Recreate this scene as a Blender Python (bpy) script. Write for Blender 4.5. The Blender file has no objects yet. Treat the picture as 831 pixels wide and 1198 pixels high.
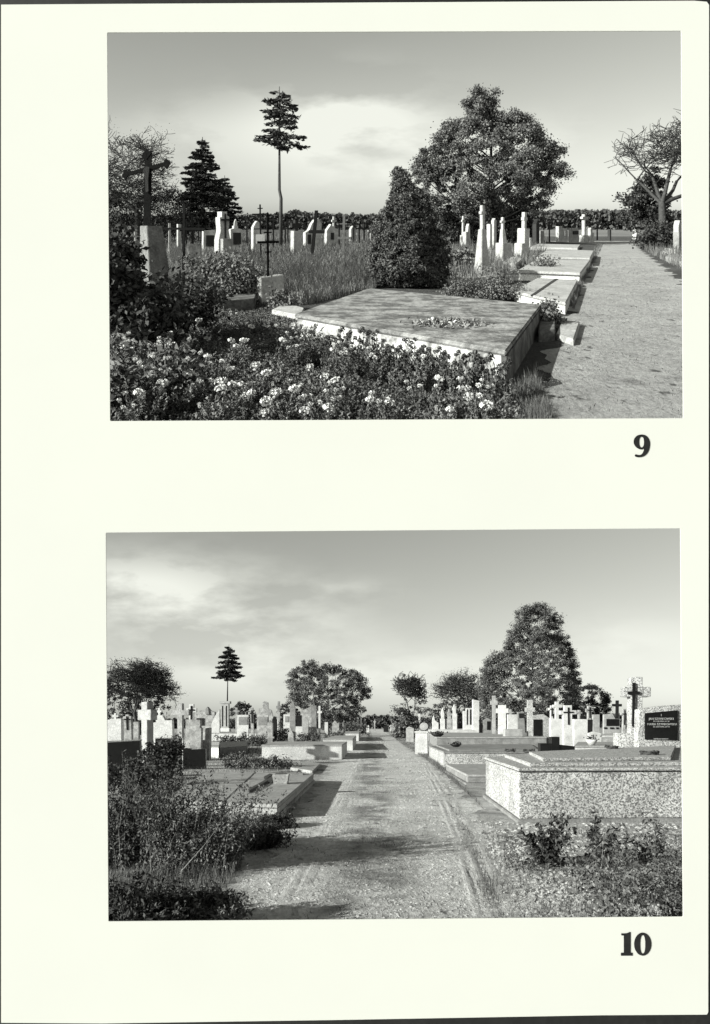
import bpy, bmesh, math, random
import numpy as np
from mathutils import Vector
R = math.radians
random.seed(7); rng = np.random.default_rng(7)
sc = bpy.context.scene
COL = sc.collection
F = 760.0; CX = 415.5; CY = 599.0; H0 = 1.6; PAGE = 2.5

# ------------------------------------------------------------------ the two cemetery slopes
class Slope:
    def __init__(s, yh, where):
        s.yh = yh; s.k = (CY - yh) / F; s.where = where
    def Y(s, py, H=0.0): return F * (H0 - H) / (py - s.yh)
    def g(s, px, py, H=0.0):
        Y = s.Y(py, H); return ((px - CX) * Y / F, Y)
    def base(s, x, y): return Vector((x, y, s.k * y - H0))
UP = Slope(264.0, 'upper'); LO = Slope(849.0, 'lower')

# ------------------------------------------------------------------ materials
def nodes(m):
    m.use_nodes = True; nt = m.node_tree; return nt, nt.nodes, nt.links
M = {}
def mat(name, v, v2=None, scale=3.0, rough=0.85, bump=0.3, fine=40.0, island=0.0, kind='noise', detail=6, spec=0.25, thresh=(0.35, 0.65), bd=0.02):
    m = bpy.data.materials.new(name); nt, N, L = nodes(m)
    b = N['Principled BSDF']; b.inputs['Roughness'].default_value = rough
    b.inputs['Specular IOR Level'].default_value = spec
    if v2 is None: v2 = v * 0.6
    tc = N.new('ShaderNodeTexCoord')
    if kind == 'chips':
        t = N.new('ShaderNodeTexVoronoi'); t.inputs['Scale'].default_value = scale
        L.new(tc.outputs['Object'], t.inputs['Vector'])
        sp = N.new('ShaderNodeSeparateColor'); L.new(t.outputs['Color'], sp.inputs[0]); fac = sp.outputs[0]
    else:
        t = N.new('ShaderNodeTexNoise'); t.inputs['Scale'].default_value = scale; t.inputs['Detail'].default_value = detail
        t.inputs['Roughness'].default_value = 0.65
        L.new(tc.outputs['Object'], t.inputs['Vector']); fac = t.outputs['Fac']
    r = N.new('ShaderNodeValToRGB'); L.new(fac, r.inputs[0])
    r.color_ramp.elements[0].position = thresh[0]; r.color_ramp.elements[1].position = thresh[1]
    r.color_ramp.elements[0].color = (v2, v2, v2, 1); r.color_ramp.elements[1].color = (v, v, v, 1)
    out = r.outputs[0]
    f = N.new('ShaderNodeTexNoise'); f.inputs['Scale'].default_value = fine; f.inputs['Detail'].default_value = 4
    L.new(tc.outputs['Object'], f.inputs['Vector'])
    mr = N.new('ShaderNodeMapRange'); mr.inputs[1].default_value = 0.3; mr.inputs[2].default_value = 0.7
    mr.inputs[3].default_value = 0.72; mr.inputs[4].default_value = 1.2
    L.new(f.outputs['Fac'], mr.inputs[0])
    mx = N.new('ShaderNodeMix'); mx.data_type = 'RGBA'; mx.blend_type = 'MULTIPLY'; mx.inputs[0].default_value = 1
    L.new(out, mx.inputs[6]); L.new(mr.outputs[0], mx.inputs[7]); out = mx.outputs[2]
    if island:
        ge = N.new('ShaderNodeNewGeometry'); m2 = N.new('ShaderNodeMapRange')
        m2.inputs[3].default_value = 1 - island; m2.inputs[4].default_value = 1 + island
        L.new(ge.outputs['Random Per Island'], m2.inputs[0])
        mx2 = N.new('ShaderNodeMix'); mx2.data_type = 'RGBA'; mx2.blend_type = 'MULTIPLY'; mx2.inputs[0].default_value = 1
        L.new(out, mx2.inputs[6]); L.new(m2.outputs[0], mx2.inputs[7]); out = mx2.outputs[2]
    L.new(out, b.inputs['Base Color'])
    if bump:
        bp = N.new('ShaderNodeBump'); bp.inputs['Strength'].default_value = bump; bp.inputs['Distance'].default_value = bd
        L.new(f.outputs['Fac'], bp.inputs['Height']); L.new(bp.outputs[0], b.inputs['Normal'])
    M[name] = m; return m
mat('white_stone', 0.68, 0.46, 1.6, bump=0.2, fine=25)
mat('pale_concrete', 0.42, 0.27, 3.0, fine=25)
mat('concrete', 0.30, 0.17, 2.0, fine=30)
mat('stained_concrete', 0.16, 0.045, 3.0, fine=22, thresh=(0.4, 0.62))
mat('slab_top', 0.30, 0.10, 3.2, fine=16, thresh=(0.42, 0.60), bump=0.7, bd=0.03, detail=9)
mat('whitewash', 0.52, 0.15, 3.4, fine=18, thresh=(0.42, 0.55), detail=9, bump=0.4, bd=0.03)
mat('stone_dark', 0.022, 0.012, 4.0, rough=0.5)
mat('plaque_black', 0.012, 0.008, 4.0, rough=0.35, bump=0)
mat('grey_pedestal', 0.20, 0.09, 4.0, fine=26, bump=.4)
mat('aged_stone', 0.46, 0.22, 2.2, fine=18, detail=9, thresh=(.4, .62))
mat('iron', 0.008, 0.004, 20.0, rough=0.85, spec=0.08)
mat('pale_stone', 0.50, 0.30, 2.5, bump=0.3, fine=20)
mat('old_wood', 0.10, 0.05, 12.0, fine=60)
mat('terrazzo', 0.62, 0.13, 50.0, kind='chips', thresh=(0.15, 0.85), bump=0.0, fine=1.6, bd=0.01)
mat('terrazzo_cap', 0.62, 0.16, 50.0, kind='chips', thresh=(0.1, 0.9), bump=0.2, fine=60, bd=0.01)
mat('joint_dark', 0.05, 0.03, 8.0)
mat('leaf_dark', 0.075, 0.035, 0.9, rough=0.8, bump=0, island=0.6)
mat('leaf_mid', 0.16, 0.09, 0.7, rough=0.75, bump=0, island=0.45, spec=0.2)
mat('leaf_light', 0.22, 0.11, 0.6, rough=0.6, bump=0, island=0.6, spec=0.4)
mat('needle', 0.055, 0.028, 1.2, rough=0.8, bump=0, island=0.5)
mat('thuja_leaf', 0.11, 0.045, 2.2, rough=0.75, bump=0, island=0.6)
mat('straw', 0.26, 0.12, 0.8, rough=0.8, bump=0, island=0.6)
mat('bark', 0.07, 0.035, 6.0, fine=30)
mat('twig', 0.035, 0.025, 6.0, bump=0)
mat('petal', 0.72, 0.5, 9.0, bump=0, island=0.2)
mat('soil', 0.07, 0.03, 2.0, fine=20, bump=1.0, bd=0.05)
mat('far_leaf', 0.10, 0.07, 0.05, bump=0, island=0.4)
mat('ink', 0.012, 0.008, 8.0, rough=0.5, bump=0)
mat('field', 0.20, 0.13, 0.05, bump=0)
mat('page_card', 0.485, 0.478, 1.2, rough=0.9, bump=0.0, fine=3.0, spec=0.05)
M['page_card'].node_tree.nodes['Map Range'].inputs[3].default_value = 0.985
M['page_card'].node_tree.nodes['Map Range'].inputs[4].default_value = 1.0

def tint_mat(name, t):
    nt, N, L = nodes(M[name]); b = N['Principled BSDF']; src = b.inputs['Base Color'].links[0].from_socket
    mx = N.new('ShaderNodeMix'); mx.data_type = 'RGBA'; mx.blend_type = 'MULTIPLY'; mx.inputs[0].default_value = 1; mx.inputs[7].default_value = (*t, 1)
    L.new(src, mx.inputs[6]); L.new(mx.outputs[2], b.inputs['Base Color'])
tint_mat('page_card', (.995, 1.0, .945))
def ground_material(name, base, dark, grass, gscale=0.5, gth=(0.5, 0.6), track=None, s1=0.9):
    m = bpy.data.materials.new(name); nt, N, L = nodes(m); b = N['Principled BSDF']
    b.inputs['Roughness'].default_value = 0.95; b.inputs['Specular IOR Level'].default_value = 0.1
    tc = N.new('ShaderNodeTexCoord')
    def noise(s, d=6, ro=0.6, vec=None, dist=0):
        n = N.new('ShaderNodeTexNoise'); n.inputs['Scale'].default_value = s; n.inputs['Detail'].default_value = d
        n.inputs['Roughness'].default_value = ro; n.inputs['Distortion'].default_value = dist
        L.new(vec or tc.outputs['Object'], n.inputs['Vector']); return n.outputs['Fac']
    def ramp(x, a, c, ca, cc):
        r = N.new('ShaderNodeValToRGB'); L.new(x, r.inputs[0]); r.color_ramp.elements[0].position = a; r.color_ramp.elements[1].position = c
        r.color_ramp.elements[0].color = (ca, ca, ca, 1); r.color_ramp.elements[1].color = (cc, cc, cc, 1); return r.outputs[0]
    def mix(f, a, c, mode='MIX'):
        x = N.new('ShaderNodeMix'); x.data_type = 'RGBA'; x.blend_type = mode
        if hasattr(f, 'links'): L.new(f, x.inputs[0])
        else: x.inputs[0].default_value = f
        for s, i in ((a, 6), (c, 7)):
            if hasattr(s, 'links'): L.new(s, x.inputs[i])
            else: x.inputs[i].default_value = (s, s, s, 1)
        return x.outputs[2]
    c = ramp(noise(s1, 8, 0.7), 0.35, 0.65, dark, base)
    mp = N.new('ShaderNodeMapping'); mp.inputs['Scale'].default_value = (1, 0.3, 1); L.new(tc.outputs['Object'], mp.inputs['Vector'])
    fine = noise(17, 8, 0.8, mp.outputs[0]); c = mix(1, c, ramp(fine, 0.35, 0.65, 0.62, 1.15), 'MULTIPLY')
    speck = ramp(noise(5, 3, 0.6, mp.outputs[0]), 0.30, 0.37, 0.35, 1.0); c = mix(1, c, speck, 'MULTIPLY')
    gm = ramp(noise(gscale, 8, 0.7), gth[0], gth[1], 0, 1)
    if track:                                       # grass between and beside the wheel tracks, running along the lane
        sx = N.new('ShaderNodeSeparateXYZ'); L.new(tc.outputs['Object'], sx.inputs[0])
        ma = N.new('ShaderNodeMath'); ma.operation = 'MULTIPLY_ADD'; L.new(sx.outputs['Y'], ma.inputs[0]); ma.inputs[1].default_value = -track[1]
        L.new(sx.outputs['X'], ma.inputs[2])
        mb = N.new('ShaderNodeMath'); mb.operation = 'SUBTRACT'; L.new(ma.outputs[0], mb.inputs[0]); mb.inputs[1].default_value = track[0]
        mc = N.new('ShaderNodeMath'); mc.operation = 'ABSOLUTE'; L.new(mb.outputs[0], mc.inputs[0])
        cen = ramp(mc.outputs[0], track[2] * 0.4, track[2], 1, 0)
        nn = ramp(noise(track[3], 5, 0.7), 0.44, 0.54, 0, 1)
        cg = mix(1, cen, nn, 'MULTIPLY')
        gm = mix(1, gm, cg, 'LIGHTEN')
    gcol = ramp(noise(14, 6, 0.8), 0.3, 0.7, grass * 0.45, grass * 1.3)
    c = mix(gm, c, gcol)
    L.new(c, b.inputs['Base Color'])
    bp = N.new('ShaderNodeBump'); bp.inputs['Strength'].default_value = 0.8; bp.inputs['Distance'].default_value = 0.07
    hh = N.new('ShaderNodeMath'); hh.operation = 'ADD'; L.new(fine, hh.inputs[0]); L.new(noise(2.2, 5, 0.6), hh.inputs[1])
    L.new(hh.outputs[0], bp.inputs['Height']); L.new(bp.outputs[0], b.inputs['Normal'])
    M[name] = m
ground_material('upper_lane', 0.44, 0.31, 0.12, 0.45, (0.60, 0.70))
ground_material('lower_lane', 0.78, 0.56, 0.30, 0.35, (0.60, 0.70), track=(0.05, 0.022, 0.6, 0.42))
ground_material('upper_ground', 0.14, 0.06, 0.07, 0.5, (0.42, 0.6))
ground_material('lower_ground', 0.60, 0.38, 0.18, 0.6, (0.52, 0.66))

# ------------------------------------------------------------------ mesh helpers
def np_mesh(name, V, FA, m, smooth=False):
    """V (n,3) array, FA (m,k) array of equal-size faces"""
    me = bpy.data.meshes.new(name); n = len(V); k = FA.shape[1]
    me.vertices.add(n); me.vertices.foreach_set('co', np.asarray(V, dtype=np.float32).ravel())
    me.loops.add(FA.size); me.loops.foreach_set('vertex_index', FA.astype(np.int32).ravel())
    me.polygons.add(len(FA)); me.polygons.foreach_set('loop_start', np.arange(0, FA.size, k, dtype=np.int32))
    me.update(calc_edges=True); me.materials.append(m)
    if smooth: me.polygons.foreach_set('use_smooth', np.ones(len(FA), dtype=bool))
    return me
def link(name, me, parent=None, loc=None):
    o = bpy.data.objects.new(name, me); COL.objects.link(o)
    if parent: o.parent = parent
    if loc is not None: o.location = loc
    return o
def tag(o, label=None, cat=None, group=None, kind=None):
    if label: o['label'] = label
    if cat: o['category'] = cat
    if group: o['group'] = group
    if kind: o['kind'] = kind
    return o
def thing(name, label, cat, S, x, y, group=None):
    o = bpy.data.objects.new(name, None); COL.objects.link(o); o.empty_display_size = 0.2
    o.location = S.base(x, y); return tag(o, label, cat, group)
class MB:
    """relative to a thing's base: x right, y away, z up from the sloping ground"""
    def __init__(s): s.V = []; s.Fc = []
    def add(s, vs, fs):
        o = len(s.V); s.V += [tuple(v) for v in vs]; s.Fc += [tuple(i + o for i in f) for f in fs]
    def prism(s, poly, y0, y1):                      # polygon in x,z extruded in depth
        n = len(poly); a = sum(poly[i][0] * poly[(i + 1) % n][1] - poly[(i + 1) % n][0] * poly[i][1] for i in range(n))
        if a < 0: poly = poly[::-1]
        s.add([(p[0], y0, p[1]) for p in poly] + [(p[0], y1, p[1]) for p in poly],
              [tuple(range(n)), tuple(range(2 * n - 1, n - 1, -1))] + [(i, i + n, (i + 1) % n + n, (i + 1) % n) for i in range(n)])
    def column(s, f0, f1, z0, z1, top_z=None):       # footprint f0 at z0 to footprint f1 at z1
        n = len(f0); a = sum(f0[i][0] * f0[(i + 1) % n][1] - f0[(i + 1) % n][0] * f0[i][1] for i in range(n))
        if a < 0: f0 = f0[::-1]; f1 = f1[::-1]
        s.add([(p[0], p[1], z0) for p in f0] + [(p[0], p[1], z1) for p in f1],
              [tuple(range(n - 1, -1, -1)), tuple(range(n, 2 * n))] + [(i, (i + 1) % n, (i + 1) % n + n, i + n) for i in range(n)])
    def box(s, x0, x1, y0, y1, z0, z1): s.column([(x0, y0), (x1, y0), (x1, y1), (x0, y1)], [(x0, y0), (x1, y0), (x1, y1), (x0, y1)], z0, z1)
    def tube(s, pts, rad, n=6):
        pts = [Vector(p) for p in pts]
        if not hasattr(rad, '__len__'): rad = [rad] * len(pts)
        rings = []
        for i, p in enumerate(pts):
            d = (pts[min(i + 1, len(pts) - 1)] - pts[max(i - 1, 0)]).normalized()
            a = d.cross(Vector((0.31, 0.2, 0.93)) if abs(d.z) < 0.9 else Vector((1, 0, 0))).normalized(); b = d.cross(a)
            rings.append([p + (a * math.cos(2 * math.pi * j / n) + b * math.sin(2 * math.pi * j / n)) * rad[i] for j in range(n)])
        vs = [v for r in rings for v in r]; fs = []
        for i in range(len(pts) - 1):
            for j in range(n): fs.append((i * n + j, i * n + (j + 1) % n, (i + 1) * n + (j + 1) % n, (i + 1) * n + j))
        fs.append(tuple(range(n - 1, -1, -1))); fs.append(tuple(range((len(pts) - 1) * n, len(pts) * n)))
        s.add(vs, fs)
    def blob(s, c, r, n=8, m=6, sq=1.0, jit=0.1):
        vs = [(c[0], c[1], c[2] + r * sq)]
        for i in range(1, m):
            a = math.pi * i / m
            for j in range(n):
                b = 2 * math.pi * j / n; q = r * (1 + random.uniform(-jit, jit))
                vs.append((c[0] + q * math.sin(a) * math.cos(b), c[1] + q * math.sin(a) * math.sin(b), c[2] + q * sq * math.cos(a)))
        vs.append((c[0], c[1], c[2] - r * sq)); fs = [(0, 1 + j, 1 + (j + 1) % n) for j in range(n)]
        for i in range(m - 2):
            for j in range(n): fs.append((1 + i * n + j, 1 + (i + 1) * n + j, 1 + (i + 1) * n + (j + 1) % n, 1 + i * n + (j + 1) % n))
        L_ = len(vs) - 1; fs += [(L_, 1 + (m - 2) * n + (j + 1) % n, 1 + (m - 2) * n + j) for j in range(n)]
        s.add(vs, fs)
    def rot(s, a, o=(0, 0)):
        c, q = math.cos(a), math.sin(a)
        s.V = [(o[0] + (x - o[0]) * c - (y - o[1]) * q, o[1] + (x - o[0]) * q + (y - o[1]) * c, z) for x, y, z in s.V]; return s
    def build(s, name, m, S, parent=None, bevel=0.0, smooth=False, loc=None):
        me = bpy.data.meshes.new(name)
        me.from_pydata([(x, y, z + S.k * y) for x, y, z in s.V], [], s.Fc); me.materials.append(M[m])
        bm = bmesh.new(); bm.from_mesh(me); bmesh.ops.recalc_face_normals(bm, faces=bm.faces)
        if bevel:
            bmesh.ops.bevel(bm, geom=[e for e in bm.edges if len(e.link_faces) == 2 and e.calc_face_angle(0) > 0.5], offset=bevel, segments=2, affect='EDGES', clamp_overlap=True)
        bm.to_mesh(me); bm.free()
        if smooth:
            for p in me.polygons: p.use_smooth = True
        return link(name, me, parent, loc)

# ------------------------------------------------------------------ page with two openings
def to_page(px, py, y=PAGE): return ((px - CX) * y / F, (CY - py) * y / F)
def flat_shape(name, loops, y, depth, m, parent=None):
    cu = bpy.data.curves.new(name, 'CURVE'); cu.dimensions = '2D'; cu.fill_mode = 'BOTH'; cu.extrude = depth / 2
    for lp in loops:
        sp = cu.splines.new('POLY'); sp.points.add(len(lp) - 1)
        for p, (a, b) in zip(sp.points, lp): p.co = (a, b, 0, 1)
        sp.use_cyclic_u = True
    tmp = bpy.data.objects.new('tmp', cu); COL.objects.link(tmp)
    me = bpy.data.meshes.new_from_object(tmp); bpy.data.objects.remove(tmp); bpy.data.curves.remove(cu)
    for v in me.vertices: v.co = (v.co.x, y + v.co.z, v.co.y)
    bm = bmesh.new(); bm.from_mesh(me); bmesh.ops.remove_doubles(bm, verts=bm.verts, dist=1e-5); bmesh.ops.recalc_face_normals(bm, faces=bm.faces); bm.to_mesh(me); bm.free()
    me.materials.clear(); me.materials.append(M[m]); me.name = name
    return link(name, me, parent)
WA = [(125.5, 38), (797, 36), (799.3, 489.3), (129, 492.6)]
WB = [(124, 623), (796, 618), (799.3, 1072.6), (127, 1078)]
def rnd(q, r=1.2):                                   # slightly rounded print corners
    out = []
    for i in range(4):
        p, a, b = Vector(q[i]), Vector(q[i - 1]), Vector(q[(i + 1) % 4])
        out += [tuple(p + (a - p).normalized() * r), tuple(p + ((a - p).normalized() + (b - p).normalized()) * r * 0.3), tuple(p + (b - p).normalized() * r)]
    return out
PO = [(1.6, 5.6), (120, 4.8), (420, 3.2), (812, 1.0), (827, 2.2), (829.6, 6), (829.2, 560), (828.6, 1184), (827, 1186.8), (700, 1187.6), (400, 1193), (120, 1197.2), (1.6, 1196.4)]
page = bpy.data.objects.new('album_page', None); COL.objects.link(page); page.location = (0, PAGE, -PAGE * 0.79)
tag(page, 'off-white page framing the two black and white cemetery photographs numbered 9 and 10', 'album page')
def pp(l): return [to_page(*p) for p in l]
def under_page(o): o.location = -page.location; o.parent = page; return o
under_page(flat_shape('card', [pp(PO), pp(rnd(WA)), pp(rnd(WB))], PAGE, 0.004, 'page_card'))
o = under_page(flat_shape('backing', [pp([(-340, -420), (1280, -420), (1280, 1620), (-340, 1620)]), pp([(6, 10), (824, 10), (824, 1182), (6, 1190)])], PAGE + 0.005, 0.003, 'ink'))
tag(o, 'black backing showing as a thin dark line along the edges of the page')
def zz(l, ox, oy, s=11.87): return [(ox + a / s, oy + b / s) for a, b in l]
def ell(cx, cy, rx, ry, n=40, p=2.0):
    o_ = []
    for i in range(n):
        c, s_ = math.cos(2 * math.pi * i / n), math.sin(2 * math.pi * i / n)
        o_.append((cx + rx * math.copysign(abs(c) ** (2 / p), c), cy + ry * math.copysign(abs(s_) ** (2 / p), s_)))
    return o_
def smooth_loop(P, n=4):
    out = []
    for i in range(len(P)):
        p0, p1, p2, p3 = [P[(i + j - 1) % len(P)] for j in range(4)]
        for t in [q / n for q in range(n)]:
            out.append(tuple(0.5 * ((2 * p1[c]) + (-p0[c] + p2[c]) * t + (2 * p0[c] - 5 * p1[c] + 4 * p2[c] - p3[c]) * t * t + (-p0[c] + 3 * p1[c] - 3 * p2[c] + p3[c]) * t ** 3) for c in (0, 1)))
    return out
nine = [(435, 100), (480, 112), (515, 145), (535, 190), (540, 240), (530, 300), (505, 355), (465, 395), (420, 412), (370, 415), (335, 405), (328, 388), (340, 375), (365, 380), (400, 383), (430, 365), (448, 330), (453, 298), (425, 307), (385, 300), (345, 275), (318, 235), (312, 200), (320, 160), (350, 122), (390, 104)]
one = [(140, 138), (190, 138), (225, 133), (250, 120), (270, 120), (270, 405), (298, 408), (298, 447), (135, 447), (135, 408), (175, 405), (175, 168), (140, 165)]
tag(under_page(flat_shape('numeral', [pp(zz(smooth_loop(nine), 715, 500)), pp(zz(ell(422, 205, 33, 73, p=2.3), 715, 500))], PAGE - 0.003, 0.001, 'ink')), 'black bold numeral 9 under the upper photograph')
tag(under_page(flat_shape('numeral', [pp(zz(one, 715, 1080)), pp(zz(ell(438, 287, 120, 160), 715, 1080)), pp(zz(ell(438, 290, 35, 128, p=2.3), 715, 1080))], PAGE - 0.003, 0.001, 'ink')), 'black bold numeral 10 under the lower photograph')

# ------------------------------------------------------------------ ground and lanes
def sheet(name, pts, m, S, dz=0.0):
    me = bpy.data.meshes.new(name); me.from_pydata([(x, y, S.k * y - H0 + dz) for x, y in pts], [], [tuple(range(len(pts)))]); me.materials.append(M[m])
    return tag(link(name, me), kind='structure')
sheet('ground', [(-3.2, 4.2), (4.6, 4.2), (1500, 1250), (-940, 1250)], 'upper_ground', UP)
sheet('ground', [(-4.5, 2.7), (4.5, 2.7), (1800, 1250), (-1800, 1250)], 'lower_ground', LO)
def lane(S, left, right, m, name='path'):
    """left/right: pixel points from near to far"""
    def fill(pts):
        P = [S.g(*p) for p in pts]; out = []
        for a, b in zip(P[:-1], P[1:]):
            n = max(2, int(math.dist(a, b) / 0.12)); n = min(n, 160)
            for i in range(n):
                t = i / n; x = a[0] + (b[0] - a[0]) * t; y = a[1] + (b[1] - a[1]) * t
                out.append((x + (.11 * math.sin(1.9 * y + x) + .08 * math.sin(5.3 * y + 2 * x) + .05 * math.sin(12.7 * y)), y))
        out.append(P[-1]); return out
    return sheet(name, fill(left) + fill(right)[::-1], m, S, 0.004)
lane(UP, [(590, 552), (606, 490), (640, 440), (665, 360), (690, 318), (700, 292), (706, 283)], [(1000, 552), (880, 420), (815, 345), (776, 312), (752, 294), (742, 285)], 'upper_lane')
lane(LO, [(40, 1280), (225, 1085), (300, 1010), (352, 950), (385, 905), (408, 880), (425, 860), (429, 853.5)], [(830, 1280), (640, 1080), (590, 1000), (556, 945), (520, 908), (490, 885), (465, 866), (447, 853.5)], 'lower_lane')
sheet('field', [UP.g(600, 276.5), UP.g(742, 276.5), UP.g(1100, 266.5), UP.g(560, 266.5)], 'field', UP, 0.006)
sheet('cross_path', [UP.g(700, 286), UP.g(752, 286), UP.g(757, 282), UP.g(640, 282)], 'upper_lane', UP, 0.012)

# ------------------------------------------------------------------ monuments traced at their own distance
def cross_poly(xc, yt, yb, xa0, xa1, ya0, ya1, w, lean=0.0):
    P = [(xc - w / 2, yb), (xc + w / 2, yb), (xc + w / 2, ya1), (xa1, ya1), (xa1, ya0), (xc + w / 2, ya0), (xc + w / 2, yt), (xc - w / 2, yt), (xc - w / 2, ya0), (xa0, ya0), (xa0, ya1), (xc - w / 2, ya1)]
    return [(x + lean * (yb - y), y) for x, y in P]
def monument(S, name, label, cat, pyb, parts, yaw=0.0, group=None, Hb=0.0, xc=None, Y=None):
    """parts: (part name, [shapes], thickness m, front offset m, material). None as bottom = the ground."""
    Y = Y or S.Y(pyb, Hb); s = Y / F
    allx = []
    def bot(v): return v if v is not None else pyb + 0.5
    polys = []
    tilt = random.gauss(0, .018) if cat in ('gravestone', 'cross monument', 'iron cross', 'wooden cross') else 0
    if S is UP: parts = [(*p[:4], 'pale_stone' if p[4] == W else p[4]) for p in parts]
    for p in parts:
        ps = []
        for sh in p[1]:
            k = sh[0]; a = list(sh[1:])
            if k == 'R': q = [(a[0], a[1]), (a[2], a[1]), (a[2], bot(a[3])), (a[0], bot(a[3]))]
            elif k == 'X': a[2] = bot(a[2]); q = cross_poly(*a)
            elif k == 'P': q = [(x, bot(y)) for x, y in a[0]]
            elif k == 'C': q = ell(a[0], a[1], a[2], a[3] if len(a) > 3 else a[2], 14)
            elif k == 'F': q = [(a[0], a[1]), (a[2], a[1]), (a[4], bot(a[3])), (a[5], bot(a[3]))]
            ps.append((k, q)); allx += [x for x, y in q]
        polys.append(ps)
    if xc is None: xc = (min(allx) + max(allx)) / 2
    x0 = (xc - CX) * s
    def cv(q): return [((x - xc) * s, H0 + (S.yh - y) * s) for x, y in q]
    root = thing(name, label, cat, S, x0, Y, group) if len(parts) > 1 else None
    aged = S is LO and random.random() < .42
    for p, ps in zip(parts, polys):
        if aged and p[4] == W: p = (*p[:4], 'aged_stone')
        mb = MB(); t = p[2]
        for i, (k, q) in enumerate(ps):
            tt = t * (1 + 0.06 * i) + 0.003 * i; q = cv(q); dy = p[3]
            if k == 'F':                             # squared taper
                z1, z0 = q[0][1], q[2][1]; wt = (q[1][0] - q[0][0]) / 2; wb = (q[2][0] - q[3][0]) / 2; ct = (q[0][0] + q[1][0]) / 2; cb = (q[2][0] + q[3][0]) / 2
                mb.column([(cb - wb, -wb + dy), (cb + wb, -wb + dy), (cb + wb, wb + dy), (cb - wb, wb + dy)], [(ct - wt, -wt + dy), (ct + wt, -wt + dy), (ct + wt, wt + dy), (ct - wt, wt + dy)], z0, z1)
            else: mb.prism(q, dy - tt / 2, dy + tt / 2)
        if yaw: mb.rot(yaw)
        bv = 0.012 if p[4] not in ('iron', 'plaque_black', 'joint_dark') else 0.0
        if root: mb.build(p[0], M and p[4], S, root, bevel=bv)
        else: tag(mb.build(name, p[4], S, None, bevel=bv, loc=S.base(x0, Y)), label, cat, group)
    if root: root.rotation_euler = (0, tilt, 0)
    return root
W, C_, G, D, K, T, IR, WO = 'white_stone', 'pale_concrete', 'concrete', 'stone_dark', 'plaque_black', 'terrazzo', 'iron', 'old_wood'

def poly_scale(P, s, c=None):
    cx = sum(p[0] for p in P) / len(P); cy = sum(p[1] for p in P) / len(P)
    out = []
    for x, y in P:
        d = math.hypot(x - cx, y - cy); q = (d + s) / d; out.append((cx + (x - cx) * q, cy + (y - cy) * q))
    return out
def tomb(S, label, corners, H, layers, name='tomb', cat='tomb', group=None, Hb=0.0):
    """corners: top outline NL NR FR FL in pixels at height H. layers: (part, z0, z1, outset, material)"""
    P = [S.g(px, py, H) for px, py in corners]
    x0 = (P[0][0] + P[1][0]) / 2; y0 = (P[0][1] + P[1][1]) / 2
    Q = [(x - x0, y - y0) for x, y in P]
    root = thing(name, label, cat, S, x0, y0, group)
    for nm, z0, z1, off, m in layers:
        mb = MB(); q = poly_scale(Q, off); mb.column(q, q, z0, z1); mb.build(nm, m, S, root, bevel=0.012)
    return root, Q, (x0, y0)

exec_data = []
# ================================================================== UPPER PHOTOGRAPH
UPH = 'in the upper photograph'
# main slab tomb
mt, MQ, mo = tomb(UP, 'big low concrete tomb with mottled grey top, whitewashed front and stained right side', [(345, 367), (592, 410), (633.5, 356), (432, 337)], 0.37,
     [('cap', 0.315, 0.37, 0.0, 'slab_top'), ('body', -0.02, 0.313, -0.03, 'whitewash')])
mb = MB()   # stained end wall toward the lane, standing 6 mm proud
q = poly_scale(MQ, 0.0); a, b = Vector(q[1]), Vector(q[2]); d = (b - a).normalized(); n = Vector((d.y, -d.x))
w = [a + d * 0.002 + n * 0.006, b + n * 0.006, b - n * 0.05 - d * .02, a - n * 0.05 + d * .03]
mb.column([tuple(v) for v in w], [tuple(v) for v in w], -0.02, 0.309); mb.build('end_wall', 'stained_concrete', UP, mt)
tomb(UP, 'small square concrete block lying at the lane edge beside the big slab tomb', [(651, 390), (671.5, 397), (678.5, 376), (658, 374)], 0.09,
     [('block', -0.01, 0.09, 0.0, 'pale_concrete')], name='concrete_block', cat='block')
tomb(UP, 'crumbling dark stone kerb between the big slab tomb and the small block', [(630, 387), (650, 386), (650, 362), (634, 361)], 0.16,
     [('kerb', -0.01, 0.16, 0.0, 'stained_concrete')], name='broken_kerb', cat='kerb')
r2, Q2, o2 = tomb(UP, 'low two-slab tomb with a dark gap across its pale top, behind the big slab', [(600, 340), (662, 354), (676, 327.5), (629, 325)], 0.22,
     [('body', -0.01, 0.16, -0.04, W), ('cap', 0.161, 0.22, 0.0, C_)])
mb = MB(); a = Vector(Q2[0]).lerp(Vector(Q2[1]), 0.42); b = Vector(Q2[3]).lerp(Vector(Q2[2]), 0.48); n = Vector((0.1, 0.0))
mb.column([tuple(a - n * .4), tuple(a + n * .4), tuple(b + n * .6), tuple(b - n * .4)], [tuple(a - n * .4), tuple(a + n * .4), tuple(b + n * .6), tuple(b - n * .4)], 0.2, 0.226); mb.build('joint', 'joint_dark', UP, r2)
tomb(UP, 'wide pale tomb slab in front of its twin, beside the lane beyond the dark-gap tomb', [(606, 316), (679, 319), (690.5, 304), (628, 303)], 0.30,
     [('body', -0.01, 0.22, -0.08, W), ('cap', 0.221, 0.30, 0.0, C_)])
tomb(UP, 'wide pale tomb slab directly behind its twin, nearest the white cross', [(628, 300.5), (690.5, 301.5), (695, 293), (642, 291)], 0.34,
     [('body', -0.01, 0.26, -0.08, W), ('cap', 0.261, 0.34, 0.0, C_)])
tomb(UP, 'flat pale grave slab between the round conifer and the stone obelisk', [(524, 329), (589, 322.5), (584, 318), (526, 320.5)], 0.10,
     [('slab', -0.01, 0.10, 0.0, C_)], name='grave_slab', cat='grave slab')
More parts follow.
